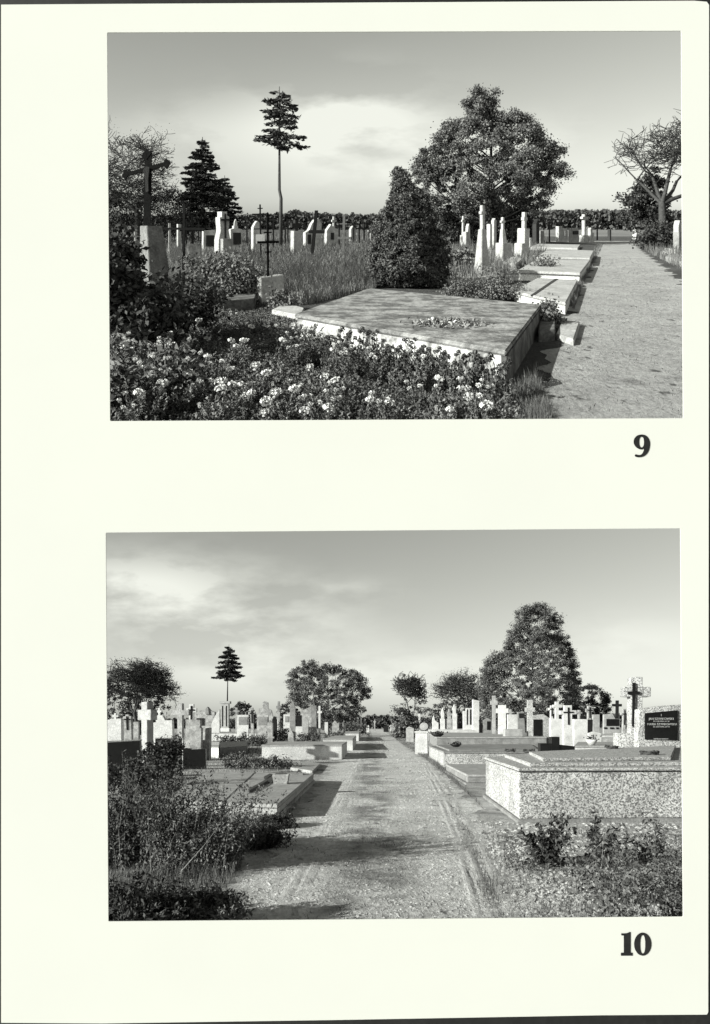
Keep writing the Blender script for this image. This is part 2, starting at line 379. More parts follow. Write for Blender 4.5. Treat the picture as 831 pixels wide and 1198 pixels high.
tomb(UP, 'low grave kerb in the grass left of the leaning slab twins', [(588, 306), (603, 309), (612, 302), (600, 300)], 0.2, [('kerb', -0.01, 0.2, 0.0, C_)], name='grave_kerb', cat='kerb')
tomb(UP, 'long pale kerb of a distant grave row left of the white cross', [(620, 289), (676, 290), (679, 286), (630, 285)], 0.2, [('kerb', -0.01, 0.2, 0.0, C_)], name='grave_kerb', cat='kerb')
tomb(UP, 'rough pale kerb stones at the right edge beyond the lane', [(779, 300), (806, 309), (808, 301), (786, 295)], 0.2, [('kerb', -0.01, 0.2, 0.0, C_)], name='grave_kerb', cat='kerb')
tomb(UP, 'pale grave slab lying right of the lane below the round bush', [(775, 294), (792, 295), (792, 291), (778, 290)], 0.15, [('slab', -0.01, 0.15, 0.0, W)], name='grave_slab', cat='grave slab')
tomb(UP, 'pale broken slab lying left of the big slab tomb, below the iron cross block', [(318, 362), (352, 369), (356, 360), (335, 354)], 0.12, [('slab', -0.01, 0.12, 0.0, C_)], name='grave_slab', cat='grave slab')
tomb(UP, 'dark old grave kerb in the plants left of the iron cross block', [(262, 352), (298, 349), (300, 343), (268, 345)], 0.25, [('kerb', -0.01, 0.25, 0.0, 'stained_concrete')], name='grave_kerb', cat='kerb')

# tall iron cross on a tapering pedestal
monument(UP, 'cross_monument', 'tall lattice iron cross on a tapering concrete pedestal at the far left', 'cross monument', 350, [
    ('pedestal', [('F', 168, 264, 187, None, 199, 170)], 0.5, 0, 'grey_pedestal'),
    ('cross', [('X', 172.5, 178, 268, 149, 195, 195.5, 200, 8, 0.02), ('P', [(144, 197.5), (148, 191.5), (152.5, 197.5), (148, 203.5)]), ('P', [(191, 198), (195.5, 192), (200.5, 198), (195.5, 204)]), ('P', [(167, 181), (172.5, 174), (178, 181), (172.5, 187)])], 0.05, 0, IR),
    ('crucifix_figure', [('P', [(169, 198), (173, 195), (177, 198), (175.5, 212), (176, 226), (172, 226), (171.5, 212)])], 0.04, -0.06, 'stone_dark')], yaw=0.75)
root_cross = [o for o in COL.objects if o.get('label', '').startswith('tall lattice iron cross')][0]
for c in root_cross.children:
    if not c.name.startswith('pedestal'): c.rotation_euler = (0, 0, -.7)
monument(UP, 'iron_cross', 'thin black iron cross with a round plate, nearest the tall pedestal cross', 'iron cross', 352, [
    ('cross', [('X', 214.5, 238, None, 190, 240, 266.2, 268.8, 2.8)], 0.04, 0, IR),
    ('plate', [('C', 207, 297, 8, 8)], 0.02, -0.03, 'stone_dark')], yaw=-0.1)
monument(UP, 'iron_cross', 'dark iron cross carrying a square name plate, third from the left', 'iron cross', 326, [
    ('cross', [('X', 225.5, 251, None, 211, 239, 267.8, 270.5, 2.8)], 0.05, 0, IR),
    ('plate', [('R', 222, 285, 235, 303)], 0.03, -0.05, 'stained_concrete')], yaw=0.3)
monument(UP, 'iron_cross', 'black iron cross fixed in a whitewashed concrete block', 'iron cross', 357, [
    ('block', [('P', [(302, 324), (331, 321.5), (331.5, 350), (303, 354)])], 0.26, 0, C_),
    ('cross', [('X', 313.8, 249, 325, 301, 327.5, 281.8, 284.5, 2.3), ('R', 309, 271, 318.5, 272.6), ('R', 310.5, 294, 317, 295.4), ('P', [(311.5, 252), (313.8, 248), (316, 252), (313.8, 256)])], 0.03, 0, IR)], yaw=0.5, xc=314)
monument(UP, 'iron_cross', 'lattice iron cross with three short bars behind the block cross', 'iron cross', 306, [
    ('cross', [('X', 305.5, 239, None, 296, 315, 249.6, 251.4, 1.8), ('R', 300, 257, 311, 258.4), ('R', 298, 267, 314, 268.2), ('R', 302.5, 243, 308.5, 244.2)], 0.04, 0, IR),
    ('plate', [('R', 300, 274, 311, 285)], 0.03, -0.05, 'concrete')])
monument(UP, 'wooden_cross', 'leaning dark wooden cross in the tall grass', 'wooden cross', 303, [
    ('cross', [('X', 364.6, 246, None, 358, 377, 269, 273, 3.6, 0.10)], 0.10, 0, IR)], yaw=-0.2)
monument(UP, 'wooden_cross', 'upright grey two-barred wooden cross, right of the leaning one', 'wooden cross', 299, [
    ('cross', [('X', 402, 252, None, 394.5, 411, 277, 280, 3.2, 0.02), ('R', 397.5, 261, 407, 262.6)], 0.10, 0, WO)], yaw=-0.2)
small = [  # distant gravestones and crosses
 ('gravestone', 'cross-shaped dark gravestone on a pale base just right of the lone spruce trunk', 'gravestone', 298, [('base', [('R', 341.5, 270, 351, None)], 0.5, 0, C_), ('cross', [('X', 346, 257, 272, 340, 351.5, 261, 266, 4)], 0.3, 0, D)]),
 ('gravestone', 'stepped white gravestone with a dark panel behind the leaning wooden cross', 'gravestone', 290, [('stone', [('P', [(355, None), (355, 272), (360, 269), (363, 262), (367, 257), (372, 255), (376, 262), (376, None)])], 0.4, 0, W), ('plaque', [('R', 357.5, 274, 362, 285)], 0.06, -0.22, D)]),
 ('gravestone', 'white angel-topped gravestone between the two wooden crosses', 'gravestone', 288, [('stone', [('P', [(380, None), (380, 270), (383, 266), (386, 262), (388.5, 266), (396, 268), (396, None)])], 0.4, 0, W), ('cross', [('X', 391, 253, 268, 388, 394.5, 257, 259.5, 2.4)], 0.15, 0, W), ('plaque', [('R', 385, 272, 389.5, 280)], 0.06, -0.22, D)]),
 ('gravestone', 'pale rounded gravestone right of the two-barred wooden cross', 'gravestone', 283, [('stone', [('P', [(409, None), (409, 268), (412, 264), (416, 268), (416, None)])], 0.4, 0, C_)]),
 ('iron_cross', 'small dark cross in the field left of the conifer bush', 'iron cross', 282, [('cross', [('X', 426, 262, None, 422.5, 429.5, 266.5, 268.5, 2)], 0.12, 0, D)]),
 ('gravestone', 'small pale cross gravestone almost hidden by the conifer bush', 'gravestone', 281, [('stone', [('X', 434, 265, None, 430, 438, 269, 271, 2.5)], 0.2, 0, C_)]),
 ('cross_monument', 'tall white gravestone with a dark cross on its face, left group', 'gravestone', 302, [('stone', [('P', [(253, None), (253, 280), (255.5, 270), (254.5, 254), (257, 254), (257, 247.5), (264, 247.5), (264, 252), (267, 254), (266, 270), (268, 280), (268, None)])], 0.5, 0, W), ('cross', [('X', 261, 250, 284, 255.5, 266.5, 256, 258, 1.6)], 0.1, -0.28, K), ('base', [('R', 254.5, 279, 266.5, None)], 0.3, -0.45, 'concrete')]),
 ('gravestone', 'white gravestone with a dark panel left of the tall black-cross stone', 'gravestone', 293, [('stone', [('R', 237, 269.5, 250.5, None)], 0.4, 0, W), ('plaque', [('R', 240, 275, 249.5, 288)], 0.06, -0.22, D)]),
 ('gravestone', 'white gravestone with a statuette on top and a dark panel', 'gravestone', 293, [('stone', [('P', [(268.8, None), (268.8, 268), (273, 267), (273, 264), (278, 264), (278, 267), (282.5, 268), (282.5, None)])], 0.4, 0, W), ('statuette', [('P', [(274, 264), (274.5, 259), (276, 256), (277.5, 259), (278, 264)])], 0.15, 0, W), ('plaque', [('R', 271.5, 272, 281, 286)], 0.06, -0.22, D)]),
 ('gravestone', 'pale pillar-like gravestone behind the lattice iron cross', 'gravestone', 296, [('stone', [('P', [(295, None), (295, 266), (297, 262), (300, 258), (304, 262), (304, None)])], 0.4, 0, W)]),
 ('wooden_cross', 'weathered tilted wooden post cross at the far left below the bare tree', 'wooden cross', 293, [('cross', [('X', 137, 271, None, 133, 141, 275, 277, 2.4, 0.1)], 0.1, 0, C_)]),
 ('wooden_cross', 'short pale wooden cross between two tilted ones at far left', 'wooden cross', 291, [('cross', [('X', 149, 268, None, 144.5, 153, 272, 274, 2.6)], 0.1, 0, C_)]),
 ('wooden_cross', 'pale plank cross tilted right, beside the concrete pedestal', 'wooden cross', 296, [('cross', [('X', 160.5, 271, None, 157, 165, 275, 277, 3, -0.08)], 0.1, 0, C_)]),
 ('wooden_cross', 'tall pale post cross just right of the concrete pedestal', 'wooden cross', 294, [('cross', [('X', 198.5, 261, None, 194, 203, 266, 268, 2.5)], 0.1, 0, C_)]),
 ('gravestone', 'pale narrow gravestone right of the pedestal, behind the round plate', 'gravestone', 290, [('stone', [('R', 207.5, 262, 211.5, None)], 0.3, 0, C_)]),
 ('gravestone', 'low grey gravestone in the plants left of the concrete pedestal', 'gravestone', 309, [('stone', [('P', [(151, None), (151.5, 290), (160, 289), (161, None)])], 0.3, 0, G)]),
 ('obelisk_cross', 'rough stone obelisk topped by a small cross, beside the flat slab', 'obelisk', 322, [('obelisk', [('F', 561, 268, 567.5, None, 571.5, 557)], 0.4, 0, 'pale_concrete'), ('cross', [('X', 564.7, 240, 270, 561, 568.5, 247, 250.5, 4)], 0.14, 0, 'pale_concrete')]),
 ('obelisk_cross', 'pale shorter obelisk with a cross, second from the flat slab', 'obelisk', 305, [('base', [('R', 582.5, 284, 596, None)], 0.5, 0, C_), ('obelisk', [('F', 586, 268, 590, 285, 592, 585)], 0.3, 0, W), ('cross', [('X', 588, 254, 269, 585, 591, 258, 260.5, 2.6)], 0.14, 0, W)]),
 ('cross_monument', 'white stepped column with a cross, beside the pale slab twins', 'cross monument', 301, [('column', [('P', [(604, None), (604, 285), (608.5, 284), (608.5, 267), (617, 267), (617, None)])], 0.5, 0, W), ('cross', [('X', 613.5, 248, 268, 610.5, 617, 254, 257.5, 4)], 0.2, 0, W)]),
 ('gravestone', 'low white gravestone right of the stepped white column', 'gravestone', 290, [('stone', [('R', 618, 278, 621.5, None)], 0.3, 0, W)]),
 ('statue', 'white draped statue by the trees right of the conifer bush', 'statue', 288, [('figure', [('P', [(545, 280), (546, 270), (546.5, 265), (548, 261.5), (549.5, 265), (549.8, 280)])], 0.3, 0, W), ('base', [('R', 542.5, 271, 546.8, None)], 0.4, 0, C_), ('plinth', [('R', 545, 279, 550.5, None)], 0.36, 0, C_)]),
 ('cross_monument', 'thin white cross behind the draped statue', 'cross monument', 287, [('cross', [('X', 541.5, 252.5, 277, 539, 544, 257, 259.5, 2.4)], 0.15, 0, W), ('base', [('R', 539.5, 275, 543.5, None)], 0.4, 0, C_)]),
 ('gravestone', 'grey gravestone hidden in the tree shade right of the obelisk', 'gravestone', 294, [('stone', [('R', 571, 262, 574.5, None)], 0.3, 0, W)]),
 ('gravestone', 'narrow bright gravestone between the two obelisks', 'gravestone', 291, [('stone', [('P', [(576, None), (576, 258), (578, 255), (580, 258), (580, None)])], 0.3, 0, C_)]),
 ('cross_monument', 'big plain white cross on a white base far down the lane', 'cross monument', 283, [('cross', [('X', 683.2, 250.5, 276, 679, 688, 253.3, 256, 2.7)], 0.35, 0, W), ('base', [('R', 679.5, 275, 687, None)], 0.6, 0, W)]),
 ('gravestone', 'broad white gravestone left of the big white cross', 'gravestone', 283, [('stone', [('P', [(650, None), (650, 264.5), (656, 264.5), (656, 267), (665, 267), (665, None)])], 0.4, 0, W), ('plaque', [('R', 659, 270, 664, 276)], 0.1, -0.25, C_)]),
 ('gravestone', 'white gravestone with a dark front beside the broad white one', 'gravestone', 284, [('stone', [('R', 666, 266.5, 677, None)], 0.4, 0, C_), ('plaque', [('R', 667.5, 270, 676, 274)], 0.1, -0.25, D)]),
 ('gravestone', 'pair of bright low stones right of the big white cross', 'gravestone', 283, [('stone', [('P', [(688.5, None), (688.5, 268), (690, 266), (692, 268), (692, None)])], 0.4, 0, W), ('step', [('R', 692, 272, 695, None)], 0.35, 0, W)]),
 ('gravestone', 'grey gravestone at the tree foot left of the pale stones', 'gravestone', 287, [('stone', [('R', 629, 270, 636, None)], 0.4, 0, G)]),
 ('gravestone', 'dark pointed gravestone under the right side of the big tree', 'gravestone', 288, [('stone', [('P', [(624.5, None), (624.5, 262), (628, 256), (630, 262), (630, None)])], 0.4, 0, D)]),
 ('cross_monument', 'small white cross stone at the end of the lane', 'cross monument', 281, [('cross', [('X', 744.5, 266, 275, 741.5, 747.8, 268.6, 271, 2.4)], 0.3, 0, W), ('base', [('P', [(740, None), (741, 274), (749, 274), (750, None)])], 0.5, 0, W)]),
 ('utility_pole', 'tall thin grey pole by the bare tree right of the lane', 'pole', 285, [('pole', [('R', 775.2, 218, 776.9, None)], 0.14, 0, G)]),
 ('statue', 'weathered stone figure on a post at the right edge', 'statue', 294, [('figure', [('P', [(789.5, 272), (790, 263), (792.5, 257.5), (795.5, 262), (796.5, 272)])], 0.35, 0, C_), ('post', [('R', 790, 271, 796, None)], 0.4, 0, 'concrete')]),
 ('gravestone', 'dark upright stone standing left of the lane end', 'gravestone', 282, [('stone', [('R', 712, 268, 714.5, None)], 0.3, 0, D)]),
]
for nm, lb, ct, pyb, parts in small:
    monument(UP, nm, lb, ct, pyb, parts, yaw=0.55 + random.uniform(-.08, .1))

for px_, yt, pb, hw in [(143, 262, 292, 3.5), (155, 264, 290, 3), (218, 256, 292, 4), (232.5, 259, 288, 3.4), (245, 262, 286, 3), (289, 259, 290, 3.6), (320, 252, 294, 5), (334, 262, 289, 4), (337, 256, 285, 3), (357, 260, 287, 3), (386.5, 256, 286, 3.2), (397, 259, 291, 3), (414, 258, 286, 3.2), (420.5, 262, 288, 4), (432, 257, 284, 3), (440, 262, 286, 3), (532, 262, 285, 3), (553, 259, 286, 3), (600, 262, 288, 3), (643, 259, 283, 2.6), (657, 256, 281, 2.2), (673, 258, 281, 2.4), (699, 262, 281, 2)]:
    monument(UP, 'iron_cross', 'small dark iron cross among the crowded far graves of the upper photograph', 'iron cross', pb, [('cross', [('X', px_, yt, None, px_ - hw, px_ + hw, yt + 4.2, yt + 5.8, 1.5)], .08, 0, IR)], yaw=random.uniform(-.2, .2), group='small iron crosses in the distance of the upper photograph')
# ================================================================== LOWER PHOTOGRAPH
bt, BQ, bo = tomb(LO, 'large terrazzo tomb with a stepped top filling the right side', [(607.5, 900), (830, 899), (800, 877), (567.5, 886.5)], 0.885,
     [('plinth', -0.02, 0.06, 0.05, 'concrete'), ('body', 0.061, 0.835, -0.02, T), ('joint', 0.836, 0.85, 0.005, 'joint_dark'), ('cap', 0.851, 0.90, 0.02, 'terrazzo_cap'), ('tier', 0.901, 0.965, -0.42, 'terrazzo_cap'), ('tier', 0.966, 1.03, -0.95, 'terrazzo_cap')])
tomb(LO, 'second terrazzo tomb from the right foreground, with a grey cap', [(519.5, 879.5), (640, 879.5), (625, 871.5), (502, 872.5)], 0.60,
     [('body', -0.02, 0.54, -0.03, T), ('cap', 0.541, 0.60, 0.02, G), ('tier', 0.601, 0.66, -0.5, G)])
tomb(LO, 'low grey step tomb in front of the second terrazzo tomb', [(547, 906.5), (640, 906.5), (640, 894), (521.5, 894)], 0.27,
     [('plinth', -0.01, 0.05, 0.12, 'concrete'), ('body', 0.051, 0.21, -0.03, G), ('cap', 0.211, 0.27, 0.0, C_)])
tomb(LO, 'third tomb up the lane on the right, grey with a flat dark-edged top', [(511, 862.5), (640, 862.5), (630, 857.5), (499.5, 857)], 0.80,
     [('body', -0.02, 0.72, -0.05, G), ('cap', 0.721, 0.80, 0.0, C_)])
tomb(LO, 'long white wall-like kerb in front of the bare trees on the right', [(501, 853.8), (577, 853.8), (577, 852.6), (501, 852.6)], 1.1,
     [('wall', -0.02, 1.1, 0.0, W)], name='grave_kerb', cat='kerb')
tomb(LO, 'flat tomb with two side slabs in the left foreground, a small cross lying on it', [(262, 939), (325, 941), (367.5, 905), (300, 903.5)], 0.26,
     [('plinth', -0.01, 0.07, 0.12, C_), ('body', 0.071, 0.19, -0.04, C_), ('cap', 0.191, 0.26, 0.0, C_)])
tomb(LO, 'flat concrete slab joined to the left of the cross-bearing tomb', [(190, 937), (260, 939), (298, 903.5), (240, 903.5)], 0.24,
     [('body', -0.01, 0.18, -0.04, C_), ('cap', 0.181, 0.24, 0.0, C_)])
tomb(LO, 'long white two-panel tomb beside the lane on the left', [(306, 871.5), (400.5, 871.3), (406.5, 867.5), (322, 867.5)], 0.70,
     [('body', -0.02, 0.63, -0.03, W), ('cap', 0.631, 0.70, 0.0, C_)])
tomb(LO, 'white tomb box behind the long two-panel tomb', [(378, 864.5), (413, 864.5), (417, 860.5), (392, 860.5)], 0.75,
     [('body', -0.02, 0.68, -0.05, W), ('cap', 0.681, 0.75, 0.0, C_)])
tomb(LO, 'last white tomb box on the left before the lane vanishes', [(392, 857.5), (420, 857.5), (422, 855.5), (400, 855.5)], 0.85,
     [('body', -0.02, 0.78, -0.05, W), ('cap', 0.781, 0.85, 0.0, C_)])
tomb(LO, 'long low white wall behind the flower hedge on the left', [(243, 857.5), (312, 857.5), (312, 856), (243, 856)], 0.85,
     [('wall', -0.02, 0.78, -0.04, W), ('coping', 0.781, 0.85, 0.0, C_)], name='grave_wall', cat='wall')
tomb(LO, 'kerbed grave coloured dark for its shaded side, with a white end, left of the two-panel tomb', [(257, 875), (290, 872.5), (289, 867), (258, 868)], 0.5,
     [('body', -0.02, 0.5, 0.0, D)], name='grave_kerb', cat='kerb')  # near-black colour stands for the side turned from the sun
tomb(LO, 'white end block adjoining the kerbed grave coloured dark for shade', [(241, 874.5), (256, 875), (257, 868), (245, 868)], 0.5,
     [('body', -0.02, 0.5, 0.0, W)], name='grave_kerb', cat='kerb')  # lit end of the same grave, split off in white
tomb(LO, 'grey earth-topped grave mound with kerb behind the lying cross tomb', [(340, 898), (366, 902), (375, 893), (352, 890)], 0.10,
     [('kerb', -0.01, 0.10, 0.0, C_)], name='grave_kerb', cat='kerb')
tomb(LO, 'pale tomb box behind the ornate crosses on the right', [(704.5, 861), (722, 861), (722, 858.5), (706, 858.5)], 1.0, [('body', -0.02, 0.9, -0.03, C_), ('cap', 0.901, 1.0, 0, W)])
tomb(LO, 'low pale tomb row reaching from the white stones to the terrazzo cross', [(672, 872.5), (722, 872.5), (722, 868), (676, 868)], 0.85, [('body', -0.02, 0.78, -0.03, W), ('cap', 0.781, 0.85, 0, C_)])
wt_ = [o for o in COL.objects if o.get('label', '').startswith('long white two-panel tomb')][0]
for px_ in (352, 314.5):
    mb = MB(); Yw = LO.Y(871.4, .7); xj = (px_ - CX) * Yw / F - wt_.location.x; mb.box(xj - .03, xj + .03, 0.024, 0.05, 0.0, 0.63); mb.build('joint', 'joint_dark', LO, wt_)
# items lying on tombs
x, y = LO.g(318, 916, 0.26)
rt = thing('lying_cross', 'small dark cross lying on the flat left foreground tomb', 'cross', LO, x, y)
rt.location.z += 0.262
mb = MB(); P = [LO.g(*p, 0.26) for p in [(290.5, 926), (292, 928), (322.5, 911), (318.5, 910)]]
P = [(a - x, b - y) for a, b in P]; mb.column(P, P, 0, 0.05)
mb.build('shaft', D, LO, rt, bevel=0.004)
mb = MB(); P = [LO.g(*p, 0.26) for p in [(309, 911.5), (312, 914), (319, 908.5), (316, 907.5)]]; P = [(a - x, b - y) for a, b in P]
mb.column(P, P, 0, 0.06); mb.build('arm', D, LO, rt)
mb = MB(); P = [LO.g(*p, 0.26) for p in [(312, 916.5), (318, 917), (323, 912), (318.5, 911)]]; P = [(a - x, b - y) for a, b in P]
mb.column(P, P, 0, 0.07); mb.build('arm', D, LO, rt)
monument(LO, 'stone_trough', 'small stone flower trough at the head of the flat left tomb', 'trough', 917, [
    ('trough', [('P', [(321, 917), (319, 906), (339, 905.5), (337, 917)])], 0.22, 0, C_), ('soil', [('R', 322, 904.9, 336, 907)], 0.14, 0, 'soil')], Hb=0.26)
monument(LO, 'headstone', 'thick headboard block ending the flat left tomb by the lane', 'headstone', 909, [
    ('block', [('P', [(340, 917), (340, 905), (356, 904.5), (352, 917)])], 0.25, 0, G), ('step', [('R', 343, 913, 349, 918)], 0.29, 0, G)], Hb=0.2)
# big headstone and cross standing on the terrazzo tomb
Yh = 19.4
hs = monument(LO, 'headstone', 'wide terrazzo headstone with a black inscribed plaque at the right edge', 'headstone', 890, [
    ('stone', [('P', [(744, 886), (745.5, 830), (770, 826), (812, 823.5), (812, 886)])], 0.35, 0, T),
    ('plaque', [('P', [(751.3, 834.6), (789, 831.2), (789, 866), (751.3, 865)])], 0.05, -0.19, K)], Y=Yh, xc=770)
def text_part(s, size, px, py, m, parent, Y, xc, yoff):
    cu = bpy.data.curves.new('t', 'FONT'); cu.body = s; cu.size = size; cu.extrude = 0.004; cu.align_x = 'CENTER'
    t = bpy.data.objects.new('t', cu); COL.objects.link(t); me = bpy.data.meshes.new_from_object(t); bpy.data.objects.remove(t); bpy.data.curves.remove(cu)
    z = H0 + (LO.yh - py) * Y / F; xx = (px - xc) * Y / F
    for v in me.vertices: v.co = (v.co.x + xx, yoff - v.co.z + LO.k * yoff * 0, v.co.y + z + LO.k * yoff)
    me.materials.clear(); me.materials.append(M[m]); me.name = 'inscription'; return link('inscription', me, parent)
plq = [c for c in hs.children if c.name.startswith('plaque')][0]
for s_, sz, py, px in [('\u2020', 0.07, 837.5, 770), ('JAN SZYMKOWSKI', 0.088, 842.3, 770), ('ZM. 14 III 1976 R. LAT 67', 0.045, 844.6, 770), ('MARIA SZYMKOWSKA', 0.088, 848.6, 771), ('ZM. 20 XI 1979 R. LAT 70', 0.045, 851, 770), ('POK\u00d3J ICH DUSZOM', 0.045, 865, 769.5)]:
    text_part(s_, sz, px, py, C_, plq, Yh, 770, -0.222)
monument(LO, 'cross_monument', 'tall terrazzo cross bearing a black crucifix, left of the plaque headstone', 'cross monument', 890, [
    ('base', [('R', 721, 858, 752, 886)], 0.5, 0.05, T),
    ('cross', [('X', 741.5, 792.5, 860, 727.5, 757, 804, 815.5, 12.5)], 0.42, 0, T),
    ('crucifix', [('X', 737.5, 799.5, 850, 731, 744, 809.5, 813, 2.8)], 0.05, -0.25, K)], Y=19.9, yaw=-0.12)
monument(LO, 'cross_ornament', 'squat black cross-shaped stone planter on the terrazzo tomb', 'planter', 879, [
    ('base', [('P', [(631, 879.5), (631, 869.6), (640, 869.6), (671, 873), (671, 879.5)])], 0.25, 0, K), ('cross', [('R', 644, 862, 653, 878)], 0.30, 0, K)], Hb=0.9)
def wreath(S, label, px, py, H, r):
    Y = S.Y(py, H); x = (px - CX) * Y / F
    rt = thing('wreath', label, 'wreath', S, x, Y); rt.location.z += H
    mb = MB(); mb.tube([(r * math.cos(a), r * math.sin(a), 0.035 + 0.02 * math.sin(3 * a)) for a in np.linspace(0, 2 * math.pi, 15)], 0.03, 6)
    mb.build('ring', 'leaf_dark', S, rt)
    mb = MB()
    for i in range(50):
        a = random.uniform(0, 6.28); mb.blob((r * math.cos(a) + random.gauss(0, .02), r * math.sin(a) + random.gauss(0, .02), 0.04 + random.gauss(0, .015)), 0.022, 5, 4)
    mb.build('foliage', 'leaf_dark', S, rt)
wreath(LO, 'small dark wreath lying left on the large terrazzo tomb', 597, 879.5, 0.90, 0.11)
wreath(LO, 'small dark wreath lying just left of the black cross planter', 619, 880.5, 0.97, 0.11)
wreath(LO, 'small dark wreath at the foot of the plaque headstone', 760, 883, 1.03, 0.14)
wreath(LO, 'small dark wreath lying between the planter and the terrazzo cross', 716, 876, 1.03, 0.12)
def bowl(S, label, px, py, H, r, h, m):
    Y = S.Y(py, H); x = (px - CX) * Y / F; rt = thing('bowl', label, 'bowl', S, x, Y); rt.location.z += H
    mb = MB(); n = 14; prof = [(r * 0.45, 0), (r * 0.8, h * 0.5), (r, h), (r * 0.9, h), (r * 0.7, h * 0.55)]
    vs = [(q * math.cos(6.2832 * j / n), q * math.sin(6.2832 * j / n), z) for q, z in prof for j in range(n)]
    fs = [(i * n + j, i * n + (j + 1) % n, (i + 1) * n + (j + 1) % n, (i + 1) * n + j) for i in range(4) for j in range(n)] + [tuple(range(n - 1, -1, -1)), tuple(range(4 * n, 5 * n))]
    mb.add(vs, fs); mb.build('dish', m, S, rt, smooth=True)
    mb = MB()
    for i in range(40): mb.blob((random.gauss(0, r * .45), random.gauss(0, r * .3), h + abs(random.gauss(0, h * .35))), r * 0.12, 5, 4)
    mb.build('plants', 'leaf_dark', S, rt)
bowl(LO, 'dark shallow bowl on the second terrazzo tomb', 533.5, 873.8, 0.67, 0.26, 0.12, D)
bowl(LO, 'wide dark trough-like bowl on the third tomb by the lane', 512, 862, 0.80, 0.50, 0.22, D)
bowl(LO, 'white planted bowl right of the white block stones', 692.5, 872, 0.85, 0.22, 0.22, W)
